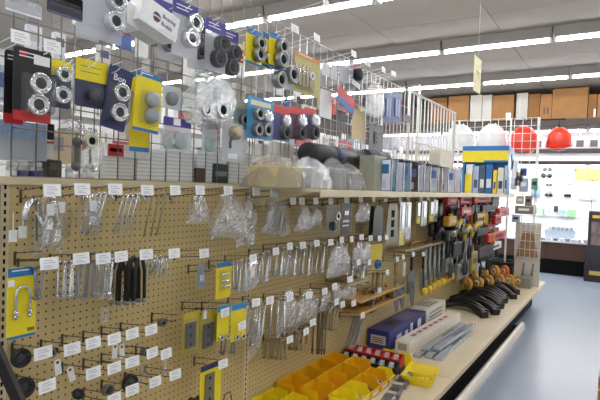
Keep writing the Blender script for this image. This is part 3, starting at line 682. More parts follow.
for k,(a,b) in enumerate([(384,410),(412,430)]):
    y0 = onX(a,154,.2).y; y1 = onX(b,154,.2).y; z = TOP+.185
    t = thing('black_tray', 'black flat tray lying over the slim packs, %s of two'%ORD[k],'tray',(.22,(y0+y1)/2,TOP+.2055)); MB().bevbox(-.1,.12,-(y1-y0)/2,(y1-y0)/2,0,.012,.003).build('tray_body', BLACK, t)
carton(441,150,452,160,.36,.10,'cream carton standing on the slim packs near the gate end',mat((226,216,196),.6),rest=TOP+.2055)
# yellow and blue display box with dispensers
x, zt, w_, h_ = rectY(462,146,508,191,6.35); H = zt-TOP
t = thing('display_box','bright yellow and blue cardboard display at the end of the top shelf','display',(x,6.35,TOP),0)
MB().box(-w_/2,w_/2,.16,.165,0,H).build('back_card', BLUE, t)
MB().box(-w_/2,-w_/2+.006,.004,.16,0,H).build('side_card', BLUE, t); MB().box(w_/2-.006,w_/2,.004,.16,0,H).build('side_card', BLUE, t)
MB().box(-w_/2,w_/2,0,.004,H*.66,H).build('header_card', YELLOW, t); MB().box(-w_/2,w_/2,-.001,0,H*.90,H).build('blue_band', BLUE, t); MB().box(-w_*.02,w_/2,-.001,0,H*.66,H*.70).build('blue_band', BLUE, t)
MB().box(-w_/2,-w_*.44,0,.004,0,H*.66).build('blue_edge', BLUE, t); MB().box(-w_*.44,-w_*.30,.03,.034,0,H*.40).build('yellow_strip', YELLOW, t)
ds = [(-.43,-.28,.62,(226,228,230)),(-.26,-.14,.58,(170,186,214)),(-.12,.0,.6,(70,90,110)),(.02,.16,.62,(40,104,176)),(.18,.26,.5,(236,214,40)),(.28,.40,.55,(228,226,220)),(.42,.49,.6,(200,206,210))]
for a_,b_,hh_,c_ in ds:
    d_ = MB().bevbox(a_*w_,b_*w_,.04,.14,0,hh_*H,.003).build('dispenser', mat(c_,.4), t); MB().box((a_+.02)*w_,(b_-.02)*w_,.039,.04,hh_*H*.2,hh_*H*.5).build('printed_panel', mat((60,70,110) if c_[0] > 150 else (226,226,226),.4), d_)

# ================================================================== HOOK ROWS ON THE PEGBOARD
R1 = [(50,190),(80,189),(113,189),(145,190),(173,190),(198,190),(226,190),(254,191),(272,193),(291,201),(300,201),(314,201),(329,201),(345,200),(359,199),(372,199),(384,199),(399,200),(407,199),(420,199),(427,198),(434,198)]
W = ['a bent bracket','a bagged fastener','hook bolts','bent hook bolts','long hook bolts','a gathered bag','a bulging bag','a long dark strip bag','a bag of screws','a folded bag','a second bag','a tangled bag','a black clip pack','a black card','a chain','a dark strap hinge','a pale strap hinge','chrome rails','a second rail','a long pack','a slim long pack','a round disc']
H1 = [hook(px,py,'peg hook in the top pegboard row holding %s'%W[k]) for k,(px,py) in enumerate(R1)]
R2 = [(47,263),(79,258),(101,258),(119,256),(144,254),(172,253),(202,253),(251,258),(274,251),(288,246),(301,245),(315,243),(329,242),(340,240),(350,239),(360,237),(369,238),(378,238),(385,237),(396,259),(402,257),(412,254),(422,254)]
H2 = [hook(px,py,'peg hook with price plate in the second pegboard row, %s from the left'%(ORD[k] if k < 20 else ['twenty-first','twenty-second','twenty-third'][k-20])) for k,(px,py) in enumerate(R2)]
R3 = [(41,352),(70,348),(91,342),(112,338),(130,333),(149,329)]
for k,(px,py) in enumerate(R3): hook(px,py,'peg hook with price plate in the third pegboard row, %s from the left'%ORD[k])
R4 = [(91,372),(112,367),(130,361),(150,352),(164,353)]
for k,(px,py) in enumerate(R4): hook(px,py,'peg hook with price plate in the fourth pegboard row, %s from the left'%ORD[k])
R5 = [(45,385),(112,398),(130,389),(153,381),(173,374)]
for k,(px,py) in enumerate(R5): hook(px,py,'peg hook with price plate in the lowest pegboard row, %s from the left'%ORD[k])
R6 = [(223,312),(254,302),(221,363),(288,297),(307,295),(323,291),(333,286),(348,279),(288,339),(352,303),(361,315)]
W6 = ['two yellow and blue cards','bent chrome rods','a yellow hinge card','long rods in bags','bundled rods','a clear pouch','a second clear pouch','short packs','short bolts','wooden handled tools','grey curved brackets']
H6 = [hook(px,py,'peg hook on the lower pegboard holding %s'%W6[k]) for k,(px,py) in enumerate(R6)]
for k,(px,py,lb) in enumerate([(176,318,'bare peg hook holding a dark clamp'),(206,306,'bare peg hook holding the leftmost hinge pack'),(225,306,'bare peg hook holding the second hinge pack'),(232,263,'bare peg hook holding the yellow spring card'),(212,268,'bare peg hook holding the small grey packet'),(40,256,'bare peg hook above the yellow u-bolt card'),(260,262,'bare peg hook holding bolts in clear tubes')]):
    hook(px,py,lb,.14,False)

# row one goods
def root(k): return H1[k]
hy,hz = H1[0]
t = thing('bent_bracket','shiny bent galvanised bracket hanging at the near end','bracket',(.07,hy,hz),0)
t.rotation_euler[2] = R_(40); t.scale = (1.25,1.25,1.25)
MB().tube([(0,-.05,-.045),(0,-.035,-.012),(0,0,.0),(0,.03,-.01),(0,.055,-.05),(0,.06,-.07)],[.006,.008,.009,.009,.008,.006],8).build('bracket_arm', ZINC, t)
MB().tube([(.012,-.012,.0),(.012,-.004,-.07),(.012,-.002,-.10)],.0022,6).build('bracket_rod', DWIRE, t)
for k,(a,b) in enumerate([(13,236),(22,232)]):
    p = onX(a,b,.07); t = tag(MB().box(-.001,.001,-.012,.012,-.018,.018).box(-.001,.001,-.001,.001,.018,.07).build('paper_tag', WHITE, None, (.07+.004*k,p.y,p.z)),'small white paper tag hanging below the bent bracket, %s one'%['left','right'][k],'tag')
poly_bag('clear bag of bent zinc parts at the near end',(30,194,62,252),.10,BAG,31,7,strap=.25)
poly_bag('clear bag overlapping the bent zinc parts bag',(42,192,72,240),.07,BAG,32,5,strap=.3)
poly_bag('clear bag with a white header strip',(76,194,102,230),.10,BAG,33,5,strap=.3)
def hookbolts(k, n, L, bend, label, group, m=ZINC):
    hy,hz = H1[k]
    me = MB().tube([(0,.004+bend,-L*.25),(0,.003+bend*.9,-.02),(0,bend*.45,.004),(0,0,-.004),(0,-.012,-L*.3),(0,-bend*.7-.02,-L)],.0038,7).mesh('hook_bolt', m)
    for i in range(n):
        o = inst('hook_bolt', me, None, (.03+.11*(i+.5)/n, hy, hz+.004+.022*(.03+.11*(i+.5)/n)/.16), (0,0,R_(random.uniform(-8,8)))); tag(o,label,'hook bolt',group)
hookbolts(2,4,.14,.025,'bent zinc hook bolt in the left bunch of the top row','hook bolts in the left bunch')
hookbolts(3,4,.14,.025,'bent zinc hook bolt in the middle bunch of the top row','hook bolts in the middle bunch')
hookbolts(4,3,.16,.03,'bent zinc hook bolt in the right bunch of the top row','hook bolts in the right bunch',BRASSY)
poly_bag('gathered clear bag of bright bits on the top row',(186,196,210,224),.12,BAG,36,4,CHROME)
poly_bag('large bulging clear bag on the top row',(210,194,245,238),.12,BAGM,37,6,CHROME,d=.07)
poly_bag('long clear bag with dark strips below the top rail',(237,196,256,246),.10,BAG,38,4,BLACK,strap=.35,blen=.9)
poly_bag('clear bag of small screws hanging under the shelf start',(262,198,281,234),.12,BAG,39,7,STEEL)
poly_bag('pale clear bag beside the bag of small screws',(275,198,290,236),.14,BAGM,40,4,STEEL)
poly_bag('tangled clear bag of bits under the shelf',(295,204,312,232),.12,BAG,41,8,ZINC)
poly_bag('clear pouch left of the black clip pack',(309,206,322,228),.12,BAG,42,5,ZINC)
pack('blister_pack','clear pack with black clips and chrome ring','clip pack',(326,206,337,234),.14,mat((176,172,156),.4),None,None,.1,.1,[('cap',331,226,2.5,BLACK),('ring',335,216,2.5,CHROME)],(327,208,336,233,.02))
pack('hardware_card','black card with white print under the shelf','tool card',(341,203,351,234),.14,mat((34,34,38),.4),None,None,.1,.1,[('plate',346,213,2,ZINC,.03)],win=[(.2,.55,.8,.62,WHITE),(.2,.7,.8,.75,WHITE)])
poly_bag('small bag of chain links under the shelf',(356,202,370,222),.12,BAG,43,8,STEEL)
def strap(box, X, label, m, holes, taper=.75):
    y, zt, w_, h_ = rectX(*box, X); t = thing('strap_hinge', label, 'hinge', (X,y,zt), 0, 'strap hinges under the shelf')
    MB().prism([(-w_/2,-h_),(w_/2,-h_),(w_/2*taper,-.12*h_),(w_/4,0),(-w_/4,0),(-w_/2*taper,-.12*h_)],-.003,.0,'x').build('hinge_leaf', m, t)
    for z in holes: MB().bevbox(.0,.001,-w_*.12,w_*.12,-h_*z-h_*.09,-h_*z+h_*.09,.0004).build('slot', DARK, t)
strap((373,205,384,238),.13,'dark grey strap hinge under the shelf, front',mat((86,86,78),.45,.4),[])
strap((369,206,377,241),.10,'dark grey strap hinge under the shelf, rear',mat((76,76,70),.45,.4),[])
strap((386,204,399,243),.13,'pale steel strap hinge with slots under the shelf',mat((150,148,130),.45,.5),[.25,.5,.75])
def longpack(box, X, label, m, stripe):
    y, zt, w_, h_ = rectX(*box, X); t = thing('long_pack', label, 'pack', (X,y,zt), 0, 'long packs under the shelf')
    MB().bevbox(-.012,0,-w_/2,w_/2,-h_,0,.003).build('sleeve', m, t)
    MB().box(0,.0008,-w_*.3,w_*.3,-h_*.98,-h_*.7).build('stripe', stripe, t); MB().bevbox(0,.006,-w_*.25,w_*.25,-h_*.66,-h_*.08,.002).build('metal_rail', CHROME, t)
for k,(b,m,s) in enumerate([((400,202,405,245),ZINC,YELLOW),((406,202,411,240),ZINC,mat((200,205,214))),((416,201,421,224),mat((150,140,60)),YELLOW),((422,201,427,226),ZINC,mat((200,205,214))),((429,200,434,222),mat((150,140,60)),YELLOW),((434,200,438,222),ZINC,GREY)]):
    longpack(b,.13,'slim long hanging pack under the shelf, %s from the pale hinge'%ORD[k],m,s)
p = onX(442,211,.14); t = thing('grinding_disc','round dark disc at the right of the long packs','disc',(.13,p.y,p.z)); ring_part(t,.085,.006,(0,0,0),mat((46,46,50),.6),GREY,'disc_body')
# row two goods
pack('u_bolt_card','yellow and blue card with a large grey u-bolt','u-bolt card',(7,267,36,338),.10,YELLOW,BLUE,BLUE,.13,.045,[('ubolt',22,293,7.5,ZINC,.075)],None,win=[(.03,.17,.24,.26,PLATE),(.7,.87,.95,.92,mat((120,110,20)))],lines=1)
names2 = ['first','second','third','fourth','fifth']
for i,(k,n,L,r) in enumerate([(0,4,.105,.0048),(1,5,.12,.005),(2,5,.125,.0055),(3,5,.13,.005)]):
    bolts(H2[k][0],H2[k][1],n,L,r,[STEEL,ZINC][i%2],'hex bolt in the %s bunch of the second hook row'%names2[i],'bolts on the second row, %s bunch'%names2[i])
poly_bag('clear sleeve around the third bunch of bolts',(76,262,92,300),.11,CLEAR,51,0,d=.03,pinch=.8); poly_bag('clear sleeve around the fourth bunch of bolts',(96,262,114,300),.11,CLEAR,52,0,d=.03,pinch=.8)
hy,hz = H2[4]
sme = MB().tube([(0,-.028,-.15),(0,-.026,-.05),(0,-.016,-.012),(0,0,.004),(0,.016,-.012),(0,.026,-.05),(0,.028,-.15)],.0065,8).mesh('strap_loop', BLACKR)
sbm = MB().tube([(0,0,-.15),(0,0,-.165)],.008,8).mesh('strap_end', STEEL)
for k in range(6):
    x = .03+k*.021; t = thing('rubber_strap','black rubber tie strap doubled over a hook beside the zinc bolts','strap',(x,hy+(k%2)*.008-.004,hz+.022*x/.16-.002),R_(4*k-10),'black rubber straps on one hook'); inst('strap_loop', sme, t); inst('strap_end', sbm, t, (0,-.028,0)); inst('strap_end', sbm, t, (0,.028,0))
hy,hz = H2[5]
ume = MB().tube([(0,-.022,-.055),(0,-.012,-.004),(0,0,.003),(0,.018,-.018),(0,.022,-.035),(0,-.0,-.075)],.0045,8).mesh('shackle_bolt', ZINC)
for k in range(4): tag(inst('bent_rod', ume, None, (.04+k*.026,hy,hz+.022*(.04+k*.026)/.16),(0,0,R_(6*k-8))),'bent zinc rod hanging right of the black straps','rod','bent zinc rods beside the black straps')
pack('hardware_card','small grey packet hanging in the middle of the pegboard','packet',(197,264,206,288),.10,mat((140,142,144),.4),None,None,.1,.1,[('plate',201,278,2,ZINC,.03)])
pack('spring_card','small yellow card with three springs','spring card',(216,262,231,298),.12,YELLOW,BLUE,None,.14,.1,[('spring',223,274,3.5,ZINC),('spring',224,280,3.5,ZINC),('spring',224,286,3.5,ZINC)],(219,271,229,289,.012),lines=0)
p = onX(105,0,.0)
bunch = [(7,7,.15,.006,ZINC),(8,5,.15,.006,ZINC),(9,5,.15,.0065,ZINC),(10,5,.16,.0065,ZINC),(11,5,.18,.0065,ZINC),(12,5,.18,.006,ZINC),(13,4,.17,.006,ZINC),(14,4,.17,.006,ZINC),(15,4,.18,.006,BRASSY),(16,4,.17,.006,ZINC)]
for i,(k,n,L,r,m) in enumerate(bunch):
    bolts(H2[k][0],H2[k][1],n,L,r,m,'long bolt in the %s bunch right of the yellow spring card'%ORD[i],'long bolts, %s bunch'%ORD[i],tilt=7)
poly_bag('clear sleeve of bolts under the shelf post',(243,262,258,290),.15,CLEAR,61,2,d=.03,pinch=.8,strap=.4)
poly_bag('hazy bag between the long bolts',(328,246,350,276),.14,BAG,62,4)
poly_bag('clear bag at the right of the long bolts',(352,242,364,268),.13,BAG,63,5)
pack('hardware_card','small yellow tag card under the dark hinges','tool card',(370,244,382,260),.12,mat((216,190,40),.5),None,None,.1,.1,[('ring',376,264,2,BLUE)])
poly_bag('bag of fittings left of the yellow tag card',(360,242,371,270),.12,BAG,64,6,BRASSY)
# wooden and metal hand tools further along
def trowel(px,py,X,label,L,bw,blade,handle,up=False):
    p = onX(px,py,X); t = thing('putty_knife', label, 'hand tool', (X,p.y,p.z), 0, 'hand tools along the pegboard')
    hs_ = 1.9 if L > .4 else 1.0; MB().lathe([(.008*hs_,0),(.014*hs_,-.01),(.012*hs_,-.06),(.015*hs_,-.10),(.008*hs_,-.115)],'z',10).build('handle', handle, t)
    MB().prism([(-.006,-.11),(.006,-.11),(bw/2,-.16),(bw/2*.9,-L),(-bw/2*.9,-L),(-bw/2,-.16)],-.001,.001,'x').build('blade', blade, t)
DST = mat((116,120,118),.35,.8)
for k,(px,py,L,bw,h) in enumerate([(412,257,.30,.19,BLACK),(424,256,.30,.19,BLACK),(396,262,.26,.035,mat((160,134,70))),(404,262,.3,.03,WHITE),(431,224,.50,.11,BLACK),(438,222,.52,.11,BLACK),(445,228,.44,.10,BLACK)]):
    trowel(px,py,.13,'broad bladed hand tool hanging on the far pegboard, %s of seven'%ORD[k],L,bw,DST,h)
for k,(px,py,w_) in enumerate([(402,283,16),(412,281,14),(396,286,12)]):
    p = onX(px,py,.16); t = thing('curved_bracket','dull steel saw plate above the blue box, %s of three'%ORD[k],'bracket',(.16,p.y,p.z),0,'steel plates above the blue box')
    MB().prism([(-.04,0),(.03,0),(.07,-.10),(.06,-.19),(.02,-.21),(-.02,-.15),(-.05,-.06)],-.002,.002,'x').build('plate', mat((84,88,88),.4,.4,.15,30), t)
    MB().lathe([(.01,.002),(.009,.003)],'x',10,(0,.02,-.05)).build('hole', DARK, t)
# wooden mitre tools: planks lying across hooks
for k,(x0,y0,x1,y1,m) in enumerate([(355,288,398,294,mat((206,166,92),.5)),(358,296,400,304,mat((196,152,80),.5)),(340,277,364,283,mat((178,160,120),.5)),(400,240,440,247,mat((170,148,104),.5))]):
    y, zt, w_, h_ = rectX(x0,y0,x1,y1,.12)
    t = thing('wooden_float','wooden handled float lying on hooks, %s of four'%ORD[k],'hand tool',(.12,y,zt-h_),0,'wooden floats on the far pegboard')
    MB().bevbox(-.11,.05,-w_/2,w_/2,0,.016,.003).build('sole', m, t)
    MB().tube([(-.02,-w_*.25,.016),(-.02,-w_*.2,.045),(-.02,w_*.2,.045),(-.02,w_*.25,.016)],.012,8).build('grip', mat((150,104,50),.5), t)
    for yy in (-w_*.3,w_*.3): MB().tube([(-.12,yy,-.004),(.07,yy,-.004)],.003,6).build('support_wire', DWIRE, t)
# row 2.5 goods left of centre
for b,lb in [((183,312,199,352),'left yellow edged pack with dark metal plates'),((200,312,217,352),'right yellow edged pack with dark metal plates')]:
    pack('hinge_pack',lb,'hinge pack',b,.12,mat((196,176,40),.45),None,None,.1,.1,[('plate',(b[0]+b[2])/2-1,335,5.5,mat((92,90,84),.45,.3),.105)],(b[0]+1,320,b[2]-1,351,.012))
t = tag(MB().box(-.001,.001,-.009,.009,-.016,.016).box(-.001,.001,-.001,.001,.016,.035).build('paper_tag',WHITE,None,tuple(onX(205,315,.14))),'white paper tag on the hinge packs','tag')
for k,b in enumerate([(217,305,229,340),(231,303,246,340)]):
    pack('yellow_card','yellow card with blue head and small rings, %s of the pair'%['left','right'][k],'hardware card',b,.15,YELLOW,mat((50,150,206)),None,.18,.1,[('ring',(b[0]+b[2])/2-3,337,2,ZINC),('ring',(b[0]+b[2])/2+3,336,2,ZINC)],lines=2,print_m=BLUE)
pack('hinge_card','yellow and blue card with a long grey hinge near the bottom','hinge card',(200,363,221,406),.14,YELLOW,NAVY,None,.14,.1,[('plate',209,388,5,mat((120,114,96),.45,.4),.13)],win=[(.45,.5,.65,.6,PLATE)])
hy,hz = H6[1]
rme = MB().tube([(0,.03,-.03),(0,.01,-.002),(0,0,.003),(0,-.01,-.01),(0,-.03,-.16)],.0045,8).mesh('bent_rod', ZINC)
for k in range(5): tag(inst('bent_rod', rme, None, (.03+k*.024,hy,hz+.022*(.03+k*.024)/.16),(0,0,R_(5*k-8))),'bent chrome rod hanging right of the yellow and blue pair','rod','bent chrome rods right of the yellow cards')
poly_bag('bunch of chain hardware below the bent chrome rods',(247,318,262,358),.10,BAG,71,9,STEEL,name='chain_bag')
bolts(H6[3][0],H6[3][1],4,.2,.005,ZINC,'long rod hanging in the bagged rods bunch','long rods, bagged bunch',tilt=6)
poly_bag('cloudy bag on the long rods',(278,290,298,334),.12,BAG,72,3); poly_bag('cloudy bag right of the long rods',(296,290,318,326),.13,BAG,73,3)
bolts(H6[4][0],H6[4][1],4,.12,.005,BRASSY,'rod hanging in the bundled rods bunch','bundled rods',tilt=6)
bolts(H6[8][0],H6[8][1],10,.105,.0065,BRASSY,'short yellow zinc bolt in the low left bunch','short bolts low bunch',x0=.0+.02,x1=.15,tilt=2)
y8,z8 = H6[8]
hook(0,0,'peg hook holding the second low bunch of short bolts',y=y8+.16,z=z8+.04); bolts(y8+.16,z8+.04-.034,10,.105,.0065,BRASSY,'short yellow zinc bolt in the low right bunch','short bolts low right bunch',x0=.02,x1=.15,tilt=2)
p = onX(326,300,.10)
hook(0,0,'peg hook holding the tall threaded rods',y=p.y,z=p.z); bolts(p.y,p.z-.034,6,.32,.006,mat((128,118,96),.4,.7),'tall threaded rod hanging behind the yellow bins','tall threaded rods',x0=.02,x1=.12,tilt=2)
for k,(b,m) in enumerate([((318,288,330,312),BAG),((330,284,342,310),BAG),((342,278,356,300),BAG)]):
    poly_bag('clear pouch in the lower middle, %s from the left'%ORD[k],b,.12,m,75+k,4,ZINC)
p = onX(361,318,.1)
for k in range(3):
    t = thing('grey_pipe_clamp','grey curved strip hanging left of the blue box, %s of three'%ORD[k],'strip',(.05+.03*k,p.y,p.z),R_(0),'grey curved strips')
    MB().tube([(0,0,.01),(0,.0,-.01),(0,-.03,-.08),(0,-.08,-.15),(0,-.13,-.18)],[.006,.012,.014,.012,.006],6).build('strip_body', mat((150,150,144),.4,.4), t)
# left lower hardware
def ring_hung(px,py,r,X,label,m=BLACKR,d=.02):
    p = onX(px,py,X); t = thing('rubber_ring', label, 'ring', (X,p.y,p.z)); ring = MB().lathe([(r*.62,0),(r*.7,-d/2),(r*.94,-d/2),(r,-d*.2),(r,d*.2),(r*.94,d/2),(r*.7,d/2),(r*.62,0)],'x',22); ring.build('ring_body', m, t)
    MB().lathe([(r*.60,-d*.3),(r*.64,0),(r*.60,d*.3)],'x',22).build('inner_lip', DGREY, t)
ring_hung(21,358,.030,.06,'thick black rubber ring hanging on the third row')
ring_hung(24,388,.033,.06,'thick black rubber ring hanging near the bottom left')
ring_hung(130,383,.034,.07,'large black ring with a dark hub on the lowest row'); ring_hung(78,394,.018,.07,'small black ring at the bottom of the pegboard')
ring_hung(108,390,.022,.07,'grey ring beside the large black one',mat((120,118,110),.5))
for k,(px,py) in enumerate([(58,366),(71,373),(115,350),(122,350)]):
    p = onX(px,py,.10); t = thing('paper_tag','white hang tag with a punched hole, %s from the left'%ORD[k],'tag',(.10,p.y,p.z)); t.rotation_euler[0] = R_([8,16,-4,4][k])
    MB().prism([(-.011,-.03),(.011,-.03),(.011,.016),(.006,.022),(-.006,.022),(-.011,.016)],-.001,.0,'x').build('tag_card', WHITE, t)
    MB().lathe([(.005,0),(.0045,.0008)],'x',10,(0,0,.012)).build('hole_ring', mat((120,30,34)) if k > 1 else mat((90,50,44)), t)
for k,(px,py) in enumerate([(143,351),(160,322),(48,352)]):
    p = onX(px,py,.08); t = thing('pipe_clamp','small grey clamp on a low peg hook, %s of three'%['middle','right','left'][k],'clamp',(.08,p.y,p.z)); ring_part(t,.016,.024,(0,0,0),mat((120,120,112),.45,.5))
    MB().bevbox(-.005,.01,.010,.03,-.008,.008,.002).build('clamp_lug', BLACK, t)
for k,(px,py) in enumerate([(165,366),(143,372),(104,313),(120,298)]):
    poly_bag('small empty clear sleeve on the lower pegboard, %s of four'%ORD[k],(px-4,py-8,px+4,py+10),.05,CLEAR,90+k,1,d=.012,pinch=.8)
p = onX(196,401,.08)
t = thing('cast_knobs','dark cast bolt cluster at the bottom edge of the pegboard','bolt cluster',(.06,p.y,p.z))
for k in range(5): MB().lathe([(.012,0),(.015,.01),(.01,.02)],'x',8,(0,-.04+.022*k,.006*math.sin(k*2))).build('knob', mat((70,58,50),.5,.4), t)
p = onX(228,395,.06); t = tag(MB().tube([(0,-.03,-.05),(0,-.03,0),(0,-.02,.02),(0,.01,.022),(0,.024,.0),(0,.03,-.06)],.003,7).build('wire_loop',DWIRE,None,(.06,p.y,p.z-.01)),'bent dull wire loop beside the long hinge card','wire loop')
# dark slanted handle in the lower left corner
a = onX(-4,350,.34); b = onX(20,404,.34)
t = thing('slanted_handle','dark brown slanted bar in the lower left corner','handle',(0,0,0)); MB().tube([a+(a-b)*.5,a,b,b+(b-a)*2.2],.016,4).build('bar', mat((44,36,32),.5), t)

# ================================================================== ON THE DECK
def bin_mesh(L, Wd, Hh, m):          # open to +x with a low front lip
    th = .003; mb = MB()
    mb.box(0,L,-Wd/2,Wd/2,0,th)
    mb.box(0,th,-Wd/2,Wd/2,th,Hh)
    for s in (-1,1):
        y0, y1 = (s*Wd/2, s*(Wd/2-th)) if s < 0 else (s*(Wd/2-th), s*Wd/2)
        mb.prism([(th,th),(L,th),(L,Hh*.5),(L*.86,Hh*.62),(L*.78,Hh),(th,Hh)], y0, y1, 'y')
    mb.box(L-th,L,-Wd/2+th,Wd/2-th,th,Hh*.48)
    return mb
def parts_bin(x, y, z, L, Wd, Hh, m, label, rz=0, fill=None, group='yellow parts bins on the deck', cache={}):
    k = (L,Wd,Hh,m.name)
    if k not in cache:
        cache[k] = (bin_mesh(L,Wd,Hh,m).mesh('bin_body', m), MB().box(-.003,.005,-Wd/2-.001,Wd/2+.001,Hh-.006,Hh).mesh('back_rim', m), MB().box(L-.004,L+.005,-Wd/2-.001,Wd/2+.001,Hh*.44,Hh*.5).mesh('front_rim', m), MB().box(L,L+.001,-Wd*.3,Wd*.3,Hh*.12,Hh*.36).mesh('label_slip', PLATE))
    t = thing('parts_bin', label, 'bin', (x,y,z), R_(rz), group)
    inst('bin_body', cache[k][0], t); inst('back_rim', cache[k][1], t); inst('front_rim', cache[k][2], t); inst('label_slip', cache[k][3], t)
    if fill:
        mb = MB(); rnd = random.Random(hash((round(x,2),round(y,2)))%1000)
        for _ in range(26):
            px_, py_ = rnd.uniform(.02,L-.03), rnd.uniform(-Wd*.38,Wd*.38); a = rnd.uniform(0,6.28); l = .012
            mb.tube([(px_-l*math.cos(a),py_-l*math.sin(a),.008+rnd.uniform(0,.02)),(px_+l*math.cos(a),py_+l*math.sin(a),.008+rnd.uniform(0,.02))],.004,6)
        o = mb.build('fasteners', fill, t); o['kind'] = 'stuff'
    return t
BL, BW, BH = .143, .158, .11
for r,(x0,ys,m) in enumerate([(.012,[2.39+.165*i for i in range(4)],BINY),(.162,[2.40+.165*i for i in range(4)],BINY)]):
    for i,yy in enumerate(ys):
        nm = ['against the pegboard','in the middle row'][r]
        parts_bin(x0,yy,DECK,BL,BW,BH,m,'amber yellow parts bin %s, %s from the near end'%(nm,ORD[i]),0,[None,STEEL,ZINC,None,BRASSY,None,STEEL,ZINC][(i+4*r)%8])
for i,(x0,yy) in enumerate([(.012,2.14),(.012,2.243),(.135,2.15),(.135,2.253)]):
    parts_bin(x0,yy,DECK,.115,.095,.085,BINL,'small lemon yellow bin at the near end of the bins, %s of four'%ORD[i],0,[None,ZINC,None,None][i])
for i,yy in enumerate([2.44,2.575,2.71,2.845]):
    parts_bin(.312,yy,DECK,.125,.128,.09,[BINL,BINL,BINY,BINY][i],'yellow parts bin in the front row, %s from the near end'%ORD[i],0,[ZINC,PLATE,STEEL,ZINC][i])
for i,(x0,yy) in enumerate([(.33,2.965),(.33,3.30),(.21,3.31)]):
    parts_bin(x0,yy,DECK,.10,.105,.07,BINL,'little lemon yellow bin near the red rack, %s of three'%ORD[i],0,[ZINC,None,None][i])
# large yellow scoop tray
p = onZ(408,372,DECK)
t = thing('scoop_tray','wide lemon yellow tray in front of the bins','tray',(.56,3.13,DECK),R_(8),'yellow parts bins on the deck')
def tray_mesh(a,b,h,fl):
    V = [(-a,-b,0),(a,-b,0),(a,b,0),(-a,b,0),(-a-fl,-b-fl,h),(a+fl,-b-fl,h),(a+fl,b+fl,h),(-a-fl,b+fl,h)]
    th = .004; V2 = [(x*.96,y*.96,z+th if i < 4 else z) for i,(x,y,z) in enumerate(V)]
    F = [(0,3,2,1),(0,1,5,4),(1,2,6,5),(2,3,7,6),(3,0,4,7)]; Fi = [tuple(8+i for i in q[::-1]) for q in F]; Fr = [(4,5,13,12),(5,6,14,13),(6,7,15,14),(7,4,12,15)]
    return MB().add(V+V2, F+Fi+Fr)
tray_mesh(.075,.11,.055,.025).build('tray_body', BINL, t); MB().box(-.068,.068,-.002,.002,.004,.04).build('divider', BINL, t)
for k in range(4): MB().box(-.05+.028*k,-.035+.028*k,-.06,.05,.005+.002*k,.012+.002*k).build('paper_packet', mat((236,232,190),.5), t)
# red and black compartment organiser
a = onZ(338,352,DECK+.06); t = thing('compartment_rack','red and black rack of small triangular compartments','rack',(.02,3.215,DECK),R_(-90))
n = 6; st = .066
MB().box(0,.088,-.004,n*st+.004,0,.04).build('base', BLACK, t)
for r,(m,x0,z0) in enumerate([(RED,.01,.04),(mat((30,30,34),.4),.09,.01)]):
    MB().box(x0,x0+.006,0,n*st,z0,z0+.07).build('back_rail', m, t); MB().box(x0+.072,x0+.078,0,n*st,z0,z0+.05).build('front_rail', m, t)
    for i in range(n+1): MB().prism([(x0,z0),(x0+.078,z0),(x0+.078,z0+.05),(x0,z0+.07)],i*st-.002,i*st+.002,'y').build('divider', m, t)
    for i in range(n): MB().prism([(x0+.008,z0+.01),(x0+.07,z0+.01),(x0+.008,z0+.064)],i*st+.004,i*st+.034,'y').build('tilted_card', mat((216,200,190),.6) if r == 0 else mat((200,206,206),.6), t)
# grey wrapped packs in front
for k,(px,py,rz) in enumerate([(404,379,10),(397,388,12),(390,397,8)]):
    p = onZ(px,py,DECK+.02); t = thing('wrapped_pack','grey plastic wrapped pack lying before the yellow bins, %s from the back'%ORD[k],'pack',(p.x,p.y,DECK),R_(rz),'grey wrapped packs')
    MB().bevbox(-.035,.035,-.13,.13,0,.03,.012).build('contents', mat((128,122,114),.35,.2,.3,40), t)
    MB().bevbox(-.037,.037,-.134,.134,0.0005,.032,.012).build('film', CLEAR, t); MB().box(-.03,.03,.02,.06,.0325,.033).build('paper_band', mat((196,188,172)), t)
# the blue box, the white boxes and the plastic strips
def deck_box(name,label,x0,x1,y0,y1,h,m,z=DECK,rz=0,cat='box',bev=.004):
    t = thing(name,label,cat,((x0+x1)/2,(y0+y1)/2,z),R_(rz)); a,b = (x1-x0)/2,(y1-y0)/2
    MB().bevbox(-a,a,-b,b,0,h,bev).build('carton', m, t); return t,a,b
t,a,b = deck_box('blue_carton','dark blue carton with white print on the deck',.015,.185,3.50,4.32,.15,mat((46,50,118),.4,0,.06,14))
MB().box(-a*.7,a*.7,-b-.0008,-b,.045,.11).build('label_panel', mat((196,186,180)), t)
pm = MB()
for z in (.06,.075,.09): pm.box(-a*.55,a*.5,-b-.0014,-b-.0008,z-.003,z+.003)
pm.build('print', NAVY, t)
MB().box(-a*.6,a*.4,-b*.55,-b*.15,.15,.1508).build('dark_window', mat((26,26,40)), t); MB().box(-a*.8,a*.8,b*.0,b*.7,.15,.1506).build('pale_print', mat((110,112,150)), t)
for u,v,w_,h_ in ((-.62,.01,.24,.09),(-.2,.02,.16,.07),(.08,.03,.14,.10),(.5,.02,.2,.11)): MB().box(a,a+.0008,b*u,b*u+w_*b,.01+v,.01+v+h_*.8).build('white_print', mat((226,226,232)), t)
t,a,b = deck_box('white_carton','white carton with grey print beyond the blue carton',.015,.185,4.34,4.9,.15,mat((222,218,206),.5))
for k in range(4): MB().box(-a*.7+k*a*.35,-a*.5+k*a*.35,-b*.5,b*.2+k*.03,.15,.1506).build('printed_mark', mat((110,112,112)), t)
for k in range(3): MB().box(a,a+.0008,-b*.7,b*.6,.03+k*.035,.045+k*.035).build('printed_line', mat((140,140,140)), t)
t,a,b = deck_box('long_carton','long low white carton with faint red print',.235,.35,3.55,4.75,.085,mat((236,228,210),.5),rz=-2)
